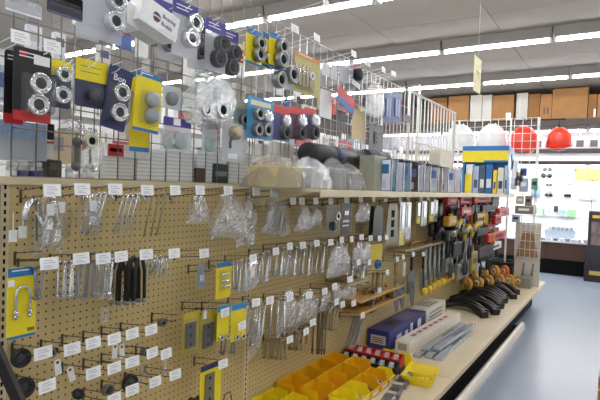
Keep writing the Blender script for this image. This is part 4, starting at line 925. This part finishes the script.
for k in range(7): MB().box(-a*.3,a*.25,-b*.7+k*b*.2,-b*.56+k*b*.2,.085,.0856).build('printed_word', mat((176,110,100)), t)
MB().box(-a*.6,a*.6,-b-.0008,-b,.02,.07).build('end_print', mat((170,160,150)), t)
for k,(x,y,z,rz,l) in enumerate([(.41,4.0,0,-2,.95),(.475,4.03,0,-1,.95),(.54,3.98,0,0,.85),(.44,4.06,.032,-2,.9),(.51,4.10,.032,-3,.85)]):
    t = thing('plastic_strip_pack','clear wrapped strip pack on the deck, %s from the white carton'%ORD[k],'pack',(x,y,DECK+z),R_(rz),'clear strip packs on the deck')
    MB().bevbox(-.026,.026,-l/2,l/2,0,.026,.004).build('strip', mat((206,211,216),.25,.2,.12,16), t); MB().bevbox(-.028,.028,-l/2-.01,l/2+.01,.0005,.029,.006).build('film', CLEAR, t)
    MB().box(-.006,.008,-l*.1,l*.2,.0292,.0298).build('dark_stripe', mat((80,84,90)), t)
# black curved fenders
def fender_mesh(L, bulge, arch):
    n = 16; V = []; Fc = []
    for i in range(n+1):
        t_ = i/n; x = L*t_; y = bulge*(1-(2*t_-.85)**2); z = arch*math.sin(math.pi*min(1,t_*1.02))
        dy = bulge*-4*(2*t_-.85)/L; nx, ny = -dy/math.hypot(1,dy), 1/math.hypot(1,dy)
        for (a,b) in ((-.034,0),(-.028,.042),(.0,.05),(.028,.042),(.034,0),(.0,.012)): V.append((x+a*nx,y+a*ny,z+b+.001))
    for i in range(n):
        for k in range(6): Fc.append((i*6+k,i*6+(k+1)%6,(i+1)*6+(k+1)%6,(i+1)*6+k))
    Fc += [tuple(range(5,-1,-1)),tuple(n*6+k for k in range(6))]
    return MB().add(V,Fc,0,True).mesh('fender_shell', BLACKR)
fm = [fender_mesh(.50,.13,.045),fender_mesh(.46,.11,.055),fender_mesh(.53,.15,.04)]
lug = MB().bevbox(-.02,.02,-.038,.038,0,.058,.004).mesh('end_lug', BLACKR)
for k in range(15):
    L = (.50,.46,.53)[k%3]; bu = (.13,.11,.15)[k%3]
    t = thing('plastic_fender','black curved plastic fender in the heap on the deck, %s from the near side'%ORD[k],'fender',(.03+.05*(k%4)/3,5.12+.108*k,DECK),R_(-4-.6*k),'black curved fenders heaped on the deck')
    inst('fender_shell', fm[k%3], t); inst('end_lug', lug, t, (L-.012,bu*(1-1.15**2),.001),(0,0,R_(-38)))
# amber casters
AMB = mat((214,160,62),.4,0,.1,20); AMBY = mat((232,196,60),.4)
cs = [(468,284,.10),(478,283,.17),(489,281,.24),(500,280,.31),(510,280,.40),(519,283,.50),(473,275,.10),(484,273,.17),(495,271,.24),(505,271,.32),(463,278,.08)]
for k,(px,py,wx) in enumerate(cs):
    r = .075; p = onX(px,py,wx); p.z = max(p.z, DECK+r); rest = p.z-r
    t = thing('wheel_caster','amber wheel in the heap beside the black bucket, %s of eleven'%ORD[k],'wheel',(p.x,p.y,rest+r),R_(random.uniform(-50,-20)),'amber wheels on the deck')
    MB().lathe([(r*.5,-.022),(r*.9,-.022),(r,-.012),(r,.012),(r*.9,.022),(r*.5,.022)],'y',18).build('tyre', AMB if k != 9 else mat((236,110,40),.4), t)
    MB().lathe([(r*.5,-.025),(r*.48,.025)],'y',14).build('hub', mat((226,216,190),.4), t); MB().lathe([(r*.18,-.028),(r*.18,.028)],'y',10).build('axle', DGREY, t)
for k in range(9):   # yellow knobs of the tools hanging above the fenders
    p = onX(424+4.6*k,292-2.6*k,.14); t = thing('round_handle_tool','yellow knobbed hand tool above the fenders, %s from the left'%ORD[k],'hand tool',(.14,p.y,p.z),0,'yellow knobbed tools')
    MB().lathe([(.002,-.045),(.028,-.03),(.034,0),(.026,.028),(.012,.04)],'z',14).build('knob', mat((226,186,50),.4), t)
    MB().lathe([(.008,.04),(.008,.20)],'z',8).build('shank', STEEL, t); MB().box(-.003,.003,-.03,.03,.18,.38).build('blade', mat((140,142,134),.4,.5), t)
# black bucket
p = onZ(499,270,DECK); t = thing('black_bucket','black round rubber bucket at the far end of the deck','bucket',(.235,7.3,DECK),0)
MB().lathe([(.17,0),(.185,.01),(.20,.26),(.21,.27),(.21,.285),(.195,.285),(.185,.27),(.165,.02),(.0005,.02)],'z',28).build('bucket_body', BLACKR, t)
MB().lathe([(.197,.20),(.203,.205),(.203,.22),(.198,.225)],'z',28).build('rib', BLACKR, t)

# far pegboard colourful tools (red, yellow, black)
far = [((446,196,458,205),RED),((459,196,472,204),RED),((473,196,490,203),RED),((491,195,498,206),BLACK),((450,208,459,216),mat((60,36,34))),((460,207,470,216),RED),((470,205,480,214),BLACK),((481,205,494,211),BLACK),((494,215,500,224),RED),
       ((474,213,484,226),mat((232,190,50))),((486,224,494,232),mat((150,60,50))),((487,232,505,240),RED),((488,243,500,250),WHITE),((476,228,486,236),BLACK),((478,246,492,256),mat((60,60,70))),((462,238,470,262),mat((120,112,98))),((452,242,460,256),BLACK),((470,252,476,270),mat((150,140,60))),((444,258,450,272),mat((110,112,104))),((456,262,468,278),mat((116,118,110))),((447,216,456,226),mat((206,160,44))),((498,208,508,216),mat((190,60,50)))]
for k,(b,m) in enumerate(far):
    X = .15+.03*(k%3); y, zt, w_, h_ = rectX(*b, X)
    t = thing('tool_pouch','coloured tool pack on the far pegboard, number %s from the upper left'%(ORD[k] if k < 20 else ['twenty-first','twenty-second'][k-20]),'tool pack',(X,y,zt),0,'coloured tool packs on the far pegboard')
    MB().bevbox(-.04,.02,-w_/2,w_/2,-h_,0,min(.012,h_*.2)).build('pouch_body', m, t)
    MB().box(-.02,0,-w_*.15,w_*.15,0,.02).build('hang_tab', m, t); MB().box(.02,.0208,-w_*.3,w_*.3,-h_*.6,-h_*.35).build('printed_panel', mat((190,180,150),.4) if k%5 == 0 else mat((40,40,44)), t)
for k,(px,py,m1) in enumerate([(453,221,mat((226,186,40),.4)),(462,226,mat((226,186,40),.4)),(470,224,mat((226,186,40),.4)),(448,228,BLACK),(458,216,BLACK)]):
    p = onX(px,py,.2); t = thing('spring_clamp','black and yellow spring clamp on the far pegboard, %s of five'%ORD[k],'clamp',(.2,p.y,p.z),0,'spring clamps'); t.scale = (1.5,1.5,1.5)
    for s in (-1,1):
        MB().tube([(.0,s*.18,-.05),(.0,s*.10,.0),(.0,s*.03,-.03),(.0,-s*.02,-.09)],[.012,.018,.018,.012],7).build('clamp_arm', BLACK if s < 0 else m1, t, (s*.02,0,0))
    MB().lathe([(.02,-.045),(.02,.045)],'x',10,(0,0,-.035)).build('pivot', STEEL, t)

dk_ = [('black',(28,28,30)),('dark brown',(58,44,36)),('charcoal',(44,46,50)),('dark olive',(66,62,44))]
for j in range(4):
    for i in range(6):
        px, py = 441+10.5*i, 206+17*j-1.2*i; cn_, c_ = dk_[(i*3+j)%4]; y, zt, w_, h_ = rectX(px-4.2,py-6,px+4.2,py+9,.045)
        t = thing('tool_roll','%s tool roll close to the far pegboard, row %s, place %s'%(cn_,['one','two','three','four'][j],ORD[i]),'tool roll',(.045,y,zt),0,'dark tool rolls on the far pegboard')
        MB().bevbox(-.043,.012,-w_/2,w_/2,-h_,0,.01).build('roll_body', mat(c_,.6,0,.15,30), t); MB().box(.012,.014,-w_*.5,w_*.5,-h_*.55,-h_*.42).build('strap', mat((90,84,74),.5), t)
# pliers and cutters with coloured grips
def pliers(px,py,X,label,m,L):
    p = onX(px,py,X); t = thing('pliers',label,'pliers',(X,p.y,p.z),0,'pliers with coloured grips on the far pegboard')
    MB().prism([(-.012,0),(.012,0),(.02,-L*.25),(.016,-L*.36),(-.016,-L*.36),(-.02,-L*.25)],-.008,.008,'x').build('jaw', STEEL, t)
    MB().lathe([(.012,.008),(.012,.012)],'x',10,(0,0,-L*.30)).build('pivot', ZINC, t)
    for q in (-1,1): MB().tube([(0,q*.008,-L*.34),(0,q*.035,-L*.5),(0,q*.045,-L*.75),(0,q*.03,-L)],[.010,.016,.016,.010],7).build('grip', m, t)
pl = [(446,199,'red',RED),(452,206,'black',BLACK),(458,200,'black',BLACK),(464,206,'yellow',BINY),(470,199,'red',RED),(476,204,'black',BLACK),(482,198,'red',RED),(487,206,'yellow',BINY),(449,232,'black',BLACK),(456,236,'yellow',BINY),(463,230,'black',BLACK),(470,236,'black',BLACK),(477,238,'red',RED),(484,216,'black',BLACK),(488,250,'black',BLACK),(481,258,'dark grey',DGREY),(473,244,'black',BLACK),(466,252,'dark grey',DGREY),(459,248,'black',BLACK),(451,254,'dark grey',DGREY),(494,226,'yellow',BINY),(497,240,'black',BLACK)]
for k,(px,py,cn_,m) in enumerate(pl):
    pliers(px,py,.12+.05*(k%3),'%s gripped pliers on the far pegboard, %s counting rightward row by row'%(cn_,ordinal(k)),m,.24)
# crowded fittings on the lower middle board
for k,(px,py,n_,L,r,m) in enumerate([(268,300,6,.17,.006,ZINC),(240,325,5,.13,.005,STEEL),(341,304,6,.16,.006,BRASSY),(311,322,6,.12,.0065,BRASSY),(368,262,5,.16,.007,ZINC),(378,290,5,.16,.008,STEEL),(386,272,4,.2,.008,BRASSY),(357,262,5,.17,.007,ZINC)]):
    y_,z_ = hook(px,py,'crowded peg hook of the lower middle board holding the %s extra bunch'%ORD[k]); bolts(y_,z_,n_,L,r,m,'fitting in the %s extra bunch of the lower middle board'%ORD[k],'extra bunches, %s'%ORD[k],tilt=9)
# white U frame at the start of the gate panel
p = onX(422,85,0.0); t = thing('portal_stand','white upright frame standing at the near end of the gate','stand',(-.02,p.y,TOP-.002))
MB().tube([(0,0,0),(0,0,p.z-TOP),(-.36,0,p.z-TOP),(-.36,0,-.01)],.012,8).build('frame_tube', WWIRE, t)
# ================================================================== END OF THE GONDOLA
# wire grid across the end, with goods
def endgrid(x0,x1,y,z0,z1,label):
    t = thing('wire_grid_panel',label,'wire grid',(x0,y,z0),0,'wire grids across the gondola end'); L,H = x1-x0,z1-z0
    v = MB().tube([(0,0,0),(0,0,H)],.004,6).mesh('wire',WWIRE); h = MB().tube([(0,0,0),(L,0,0)],.004,6).mesh('wire',WWIRE)
    n = round(L/.1); k = max(1,round(H/.1))
    for i in range(n+1): inst('wire',v,t,(L*i/n,0,0))
    for i in range(k+1): inst('wire',h,t,(0,-.006,H*i/k))
YE = 7.2
a = onY(453,118,YE); b = onY(538,165,YE)
endgrid(a.x,b.x,YE,TOP-.1,onY(500,119,YE).z,'white square wire grid standing across the gondola end')
u = thing('grid_stand','pale upright stand carrying the end wire grid','stand',(0,0,0))
for x in (b.x-.02,.28): MB().box(x-.01,x+.01,YE+.005,YE+.025,DECK,onY(500,119,YE).z).build('stand_post', WWIRE, u)
for x in (a.x+.01,-.4): MB().box(x-.01,x+.01,YE+.005,YE+.025,0,onY(500,119,YE).z).build('stand_post', WWIRE, u)
# hard hats
RAILZ = onY(520,121,YE+.35).z
def hard_hat(px,py,wpx,Y,label,m,face=0):
    p = onY(px,py+1,Y); q = onY(px+wpx*.54,py,Y); r = (q.x-p.x)
    t = thing('hard_hat',label,'hard hat',(p.x,Y,p.z),0,'hard hats in a row over the gondola end'); t.rotation_euler[0] = R_(14)
    prof = [(r*.98,-r*.62),(r*1.0,-r*.45),(r*.97,-r*.1),(r*.88,r*.28),(r*.70,r*.6),(r*.42,r*.82),(r*.15,r*.90),(.0005,r*.91)]
    MB().lathe(prof,'z',28).build('shell', m, t)
    MB().prism([(r*1.02*math.cos(R_(a)),-.1*r+r*1.12*math.sin(R_(a))*(1.18 if math.sin(R_(a)) < 0 else .95)) for a in range(0,360,12)],-r*.66,-r*.60,'z').build('brim', m, t)
    for s in (-.22,0,.22): MB().tube([(s*r,-r*.92,-r*.1),(s*r,-r*.76,r*.44),(s*r,-r*.4,r*.83),(s*r,r*.1,r*.93),(s*r,r*.6,r*.7)],r*.035,6).build('ridge', m, t)
    MB().tube([(-r*.9,0,-r*.6),(-r*.5,-r*.3,-r*.95),(0,-r*.35,-r*1.02),(r*.5,-r*.3,-r*.95),(r*.9,0,-r*.6)],r*.05,6).build('chin_strap', WHITE, t)
    d_ = RAILZ-(p.z+.9*r*math.cos(R_(14))); MB().tube([(0,0,r*.9),(0,d_*.242,r*.9+d_*.97)],.006,6).build('hanger', BLACK, t); return Y-.9*r*math.sin(R_(14))
hard_hat(460,137,28,YE+.35,'left white hard hat behind the end grid',WHITEG); hard_hat(492,136,28,YE+.35,'right white hard hat behind the end grid',WHITEG)
RAILY = hard_hat(523.5,138,29,YE+.35,'orange red hard hat behind the end grid',ORANGE); hard_hat(559,137,25,YE+.35,'orange red hard hat hanging free at the right',ORANGE)
ra = onY(440,120,YE+.35); rb = onY(566,122,YE+.35)
t = thing('hanging_rail','dark rail above the row of hard hats','rail',(0,0,0)); MB().tube([(ra.x,RAILY,RAILZ),(rb.x,RAILY,RAILZ)],.009,8).build('rail', BLACK, t)
for x in (ra.x+.05,a.x+.9): MB().tube([(x,YE+.02,RAILZ),(x,RAILY,RAILZ)],.008,8).build('arm', BLACK, t)
# items on the end grid
eg = [((505,148,514,170),mat((196,214,230),.4)),((511,160,518,190),mat((224,226,228),.4)),((515,172,523,186),mat((206,180,120),.4)),((500,168,507,190),mat((226,226,222),.4)),((520,168,527,176),mat((60,80,130),.4)),((519,178,528,192),mat((170,184,196),.4)),((531,178,538,190),mat((120,170,120),.4)),((516,196,524,204),mat((190,182,150),.4)),((525,196,532,206),mat((140,130,110),.4)),((515,206,533,214),mat((150,136,110),.4)),((512,215,520,222),mat((170,186,206),.4))]
for k,(bx_,m) in enumerate(eg):
    Y = YE-.03; x, zt, w_, h_ = rectY(*bx_, Y)
    t = thing('display_packet','small packet on the end wire grid, %s from the top left'%ORD[k],'packet',(x,Y,zt),0,'small packets on the end grid')
    MB().bevbox(-w_/2,w_/2,-.012,.012,-h_,0,.003).build('packet_body', m, t); MB().box(-w_*.3,w_*.3,-.0126,-.012,-h_*.6,-h_*.3).build('printed_panel', PLATE if k%2 else NAVY, t); MB().box(-.008,.008,.0,.028,-.012,.0).build('hanger', WIRE, t)
# slatted rack with tan fan-shaped brushes under it
x, zt, w_, h_ = rectY(508,222,533,252,YE+.02); lo = onY(520,278,YE+.02).z
t = thing('wire_display','white wire display with a tan fan brush at the deck end','display',(x+.10,YE-.04,DECK),0)
hh = zt-DECK
MB().box(-w_/2,w_/2,.02,.03,0,hh).build('back_sheet', mat((216,208,190),.5), t)
for k in range(6): MB().tube([(-w_/2+w_*k/5,0.0,hh*.42),(-w_/2+w_*k/5,0.0,hh)],.004,6).build('wire', WWIRE, t)
for k in range(5): MB().tube([(-w_/2,0.0,hh*(.45+.13*k)),(w_/2,0.0,hh*(.45+.13*k))],.004,6).build('wire', WWIRE, t)
MB().prism([(-.13,hh*.46),(.13,hh*.46),(.06,hh*.86),(-.06,hh*.86)],.004,.02,'y').build('fan_brush', mat((160,126,84),.7,0,.25,60), t)
for s in (-.05,.06): MB().tube([(s,0,.06),(s+.02,0,hh*.36)],.012,8).build('metal_bar', STEEL, t)
t = thing('folding_stand','thin white metal stand at the far corner of the deck','stand',(.60,7.55,DECK))
for q in (-.06,.06): MB().tube([(q,0,0),(q*.8,0,.60)],.010,8).build('stand_leg', WWIRE, t)
MB().tube([(-.07,0,.61),(.07,0,.61)],.022,8).build('black_grip', BLACK, t); MB().tube([(-.058,0,.1),(.058,0,.1)],.008,8).build('cross_bar', WWIRE, t)
p = onZ(530,283,DECK); t = thing('metal_tin','small grey metal tin at the corner of the deck','tin',(.585,7.05,DECK)); MB().bevbox(-.06,.06,-.08,.08,0,.13,.006).build('tin_body', mat((150,150,140),.35,.5), t); MB().bevbox(-.063,.063,-.083,.083,.13,.145,.004).build('lid', mat((170,170,160),.35,.5), t)

# ================================================================== BACK OF THE STORE
YC = 10.7
t = thing('display_counter','dark brown wooden counter under the lit showcase','counter',(1.4,YC,0))
WD = wood((88,62,50),'dark_wood')
for k in range(5): MB().box(-2.0+k*1.0,-1.01+k*1.0,0,.02,.28,.60).build('front_panel', WD, t)
MB().box(-2.0,3.0,.03,.65,0,.28).build('base', DARK, t); MB().box(-2.0,3.0,.02,.65,.28,.60).build('body', WD, t); MB().bevbox(-2.03,3.0,-.03,.66,.60,.635,.006).build('counter_top', WHITEG, t)
# showcase wall
SW = mat((244,244,242),.4,0,.02,5,.5,'showcase_white')
t = thing('showcase_back','bright white showcase panels on the back wall','showcase',(1.4,YB-.04,.635))
pn = MB().box(-.61,.61,-.03,.03,0,1.45).mesh('panel', SW)
for k in range(5): inst('panel', pn, t, (-2.2+k*1.235,0,0))
for z in (.42,.86): MB().box(-2.8,3.0,-.30,-.03,z,z+.012).build('glass_shelf', GLASS, t)
cn = thing('canopy_shelf','dark overhead canopy shelf carrying cardboard boxes','shelf',(0,10.0,0))
KZ = onY(560,119,10.0).z
CB = mat((84,70,62),.6)
MB().box(-3.2,XR-.1,0,1.36,KZ-.10,KZ).build('shelf_board', CB, cn)
zl = onY(560,161,10.0).z
z1, z2 = onY(560,151,10.53).z, onY(560,162.5,10.53).z
MB().box(-3.2,XR-.1,.55,.60,z1,KZ-.1).build('upper_valance', mat((150,146,150),.5), cn); MB().box(-3.2,XR-.1,.55,.60,z2,z1).build('valance', mat((226,220,218),.5), cn)
for zz_ in (z1,z2): MB().box(-3.2,XR-.1,.50,.55,zz_-.035,zz_+.025).build('valance_trim', mat((58,44,40),.6), cn)
zl = z2+.02
for k in range(10):
    x = onY(538+14*k,142,10.5).x; d = thing('wall_dispenser','small dark dispenser box under the canopy, %s from the left'%ORD[k],'dispenser',(x,10.55,onY(560,146,10.5).z),0,'dispensers under the canopy')
    MB().bevbox(-.12,.12,-.04,0,-.05,.17,.005).build('body', mat((172,166,170),.4), d); MB().box(-.06,.06,-.045,-.04,-.02,.10).build('face', mat((70,60,60),.4), d)
    MB().box(-.012,.012,-.03,0,.17,KZ-.1-onY(560,146,10.5).z).build('hanger', WHITE, d)
for k in range(6):
    fixture(-2.2+1.28*k, 10.2, KZ-.172, 'fluorescent strip light under the canopy shelf, %s from the left'%ORD[k], 'fluorescent strip lights under the canopy')
for k in range(6):
    fixture(-2.2+1.28*k, 10.85, zl-.05, 'fluorescent strip light inside the showcase, %s from the left'%ORD[k], 'fluorescent strip lights in the showcase', FT2)
MB().box(-3.2,XR-.1,.60,1.36,zl+.022,zl+.04).build('showcase_soffit', SW, cn)
# cardboard boxes on the canopy
cb = [(448,469,96,CARDL),(452,462,100,CARDB),(470,482,95,mat((210,206,190),.7)),(482,492,95,mat((214,208,196),.7)),(492,514,95,CARDL),(516,528,93,mat((206,200,186),.7)),(528,540,94,CARDB),(540,552,94,CARDL),(552,588,88,CARDL),(588,597,94,CARDB),(597,612,94,CARDL),(430,447,98,CARDB)]
for k,(x0,x1,y0,m) in enumerate(cb):
    x, zt, w_, h_ = rectY(x0,y0,x1,118,10.06); zt = min(zt, CEIL-.03); dd = .35 if k != 1 else .3; yo = 10.06 if k != 1 else 10.45
    t = thing('cardboard_box','cardboard box on the canopy shelf, %s'%['pale brown one at the left behind the gate','small brown one at the back left','white one with dark lettering','second white one with dark lettering','tan one with a white label','tall pale grey one','brown one left of the widest','plain one touching the widest','widest and tallest one','narrow one right of the widest','one at the right picture edge','dim one at the far left'][k],'cardboard box',(x,yo,KZ),0,'cardboard boxes on the canopy shelf')
    MB().bevbox(-w_/2+.004,w_/2-.004,0,dd,0,zt-KZ,.006).build('carton', m, t)
    MB().box(-w_/2+.01,w_/2-.01,dd*.46,dd*.54,zt-KZ,zt-KZ+.001).build('tape', mat((190,160,110),.3), t)
    if k in (2,3,5): MB().box(-w_*.3,-w_*.1,-.001,0,(zt-KZ)*.15,(zt-KZ)*.85).build('print', PRINT, t)
    if k in (4,9): MB().box(w_*.15,w_*.38,-.001,0,.02,.16).build('label_panel', PLATE, t)
    if k in (7,): 
        for s in (-.2,.1): MB().box(w_*s,w_*s+.03,-.001,0,.1,.22).build('print', mat((110,76,50)), t)
# goods on the showcase: cards with dark glasses and small items
sc = [(542,167,553,172,DGREY),(540,173,553,178,BLACK),(563,168,577,172,mat((110,150,150))),(575,168,600,180,mat((226,206,70))),(545,183,553,186,DGREY),(545,188,553,192,mat((150,150,150))),(544,193,553,197,BLACK),(564,194,571,197,BLACK),(531,186,540,197,mat((110,150,190))),(565,181,574,184,GREY),(578,198,598,200,mat((190,190,190))),
      (537,207,543,216,mat((190,214,190))),(544,208,550,215,mat((206,206,206))),(554,206,558,212,mat((60,60,70))),(559,210,565,216,mat((170,200,226))),(567,210,576,217,mat((150,206,150))),(532,205,536,214,mat((120,116,110)))]
for k,(x0,y0,x1,y1,m) in enumerate(sc):
    Y = YB-.10; x, zt, w_, h_ = rectY(x0,y0,x1,y1,Y)
    t = thing('display_card','small item on the white showcase wall, %s counted from the upper left'%ORD[k],'display card',(x,Y,zt),0,'small items in the white showcase')
    if m in (BLACK,DGREY) and x1-x0 > 7:
        for s in (-1,1): MB().lathe([(w_*.2,-.01),(w_*.22,.0),(w_*.2,.01)],'y',12,(s*w_*.24,0,-h_/2)).build('lens', m, t)
        MB().box(-w_*.4,w_*.4,.0,.012,-h_*.6,-h_*.4).build('bridge', m, t)
    else: MB().bevbox(-w_/2,w_/2,-.012,.012,-h_,0,.002).build('card', m, t)
    MB().box(-.01,.01,.008,.034,-h_*.6,-h_*.3).build('hanger', WHITE, t)
x, zt, w_, h_ = rectY(544,224,576,237,YC+.15)
t = thing('counter_tray','clear blue tray of small goods on the white counter','tray',(x,YC+.28,.635)); tray_mesh(w_/2*.9,.12,(zt-.635)*.6,.02).build('tray_body', mat((190,206,222),.3), t)
for k in range(6): MB().bevbox(-w_*.4+k*w_*.14,-w_*.4+k*w_*.14+w_*.1,-.08,.06,.006,(zt-.635)*.8,.004).build('carton', mat(random.choice([(220,226,230),(130,160,190),(170,186,196)]),.4), t)
for k in range(9):
    p = onY(538+6*k,236,YC+.05); t = tag(MB().bevbox(-.035,.035,-.03,.03,0,random.uniform(.03,.07),.004).build('small_carton', mat(random.choice([(226,226,226),(150,150,160),(196,206,216),(120,120,126)]),.4), None, (p.x,YC+.0,.635)),'tiny carton along the front of the white counter, %s from the left'%ORD[k],'carton','tiny cartons on the counter')
# black sign stand at the right
a = onZ(588,280,0); x0 = onY(587,250,10.3).x
t = thing('display_stand','tall black display stand with yellow stripe at the right edge','display stand',(x0,10.3,0))
h = onY(590,211,10.3).z
MB().bevbox(0,.75,0,.3,.30,h,.01).build('stand_body', mat((52,48,56),.4), t); MB().box(.06,.7,-.004,0,h-.12,h-.07).build('yellow_stripe', mat((236,206,60),.4), t)
MB().box(.05,.7,-.004,0,h*.52,h*.85).build('photo_panel', mat((130,112,108),.4,0,.5,9), t); MB().bevbox(-.03,.78,-.05,.35,0,.30,.01).build('plinth', mat((40,36,38),.5), t); MB().box(.05,.7,-.054,-.05,.12,.19).build('plinth_stripe', mat((206,180,90),.4), t)
# hanging paper sign
p = onX(477.5,75,.35); tY = p.y
x, zt, w_, h_ = rectX(474,57,481,93,.35)
t = thing('hanging_sign','cream paper sign hung from the ceiling on a string','sign',(.35,p.y,zt),0)
MB().box(-.002,.002,-w_/2,w_/2,-h_,0).build('paper', mat((232,222,170),.6), t); MB().tube([(0,0,0),(0,0,CEIL-zt)],.0012,5).build('string', WHITE, t)
MB().box(.002,.0026,-w_*.2,w_*.2,-h_*.45,-h_*.38).build('print', mat((150,140,100)), t)
# wooden crate at lower right
p = onZ(594,395,.0); a = onZ(596,400,.35)
t = thing('wooden_crate','orange brown wooden crate corner at the lower right','crate',(p.x+.05,p.y-.1,0)); WC = wood((186,120,60),'crate_wood')
for k in range(3):
    MB().box(0,.5,0,.015,.02+k*.1,.10+k*.1).build('slat', WC, t); MB().box(0,.5,-.4,-.385,.02+k*.1,.10+k*.1).build('slat', WC, t); MB().box(-.015,0,-.4,.015,.02+k*.1,.10+k*.1).build('slat', WC, t)
for xx,yy in ((0,-.385),(0,-.03),(.47,-.385),(.47,-.03)): MB().box(xx,xx+.03,yy,yy+.03,0,.32).build('corner_post', WC, t)

# ================================================================== NEXT AISLE, SEEN THROUGH THE GRID
bg = thing('rear_shelving','white shelving unit in the next aisle behind the wire grid','shelving',(-2.0,0,0))
RSY = [1.0,9.7]
for z in (.3,.75,1.2,1.6,2.0): MB().box(-.45,0,RSY[0],RSY[1],z-.02,z).build('shelf_board', WHITE, bg)
for k in range(8): MB().box(-.24,-.20,1.0+1.24*k-.02,1.0+1.25*k+.02,0,2.35).build('upright_post', WHITE, bg)
rnd = random.Random(5)
pal = [(246,245,240),(238,235,228),(248,247,245),(244,244,242),(228,225,220),(170,150,120),(150,160,176),(190,60,56),(220,214,200),(96,98,104),(226,222,206)]
for z in (1.2,1.6,2.0):
    y = 1.1; n = 0
    while y < 9.2:
        w_ = rnd.uniform(.18,.42); h_ = rnd.uniform(.18,.33); c = rnd.choice(pal)
        if rnd.random() < .9:
            t = thing('stock_box','%s carton on the %s shelf of the next aisle, %s from the near end'%({(190,60,56):'red',(96,98,104):'dark grey',(170,150,120):'tan',(150,160,176):'blue grey'}.get(c,'pale'),{1.2:'lower',1.6:'middle',2.0:'upper'}[z],ordinal(n)),'carton',(-2.0,y+w_/2,z),0,'cartons on the shelving of the next aisle')
            MB().bevbox(-.3,-.02,-w_/2,w_/2,0,h_,.004).build('carton', mat(c,.5), t); MB().box(-.02,-.019,-w_*.35,w_*.2,h_*.4,h_*.8).build('label_panel', mat(rnd.choice([(226,226,226),(70,80,120),(160,60,60),(120,120,120)]),.5), t)
        y += w_+.02; n += 1
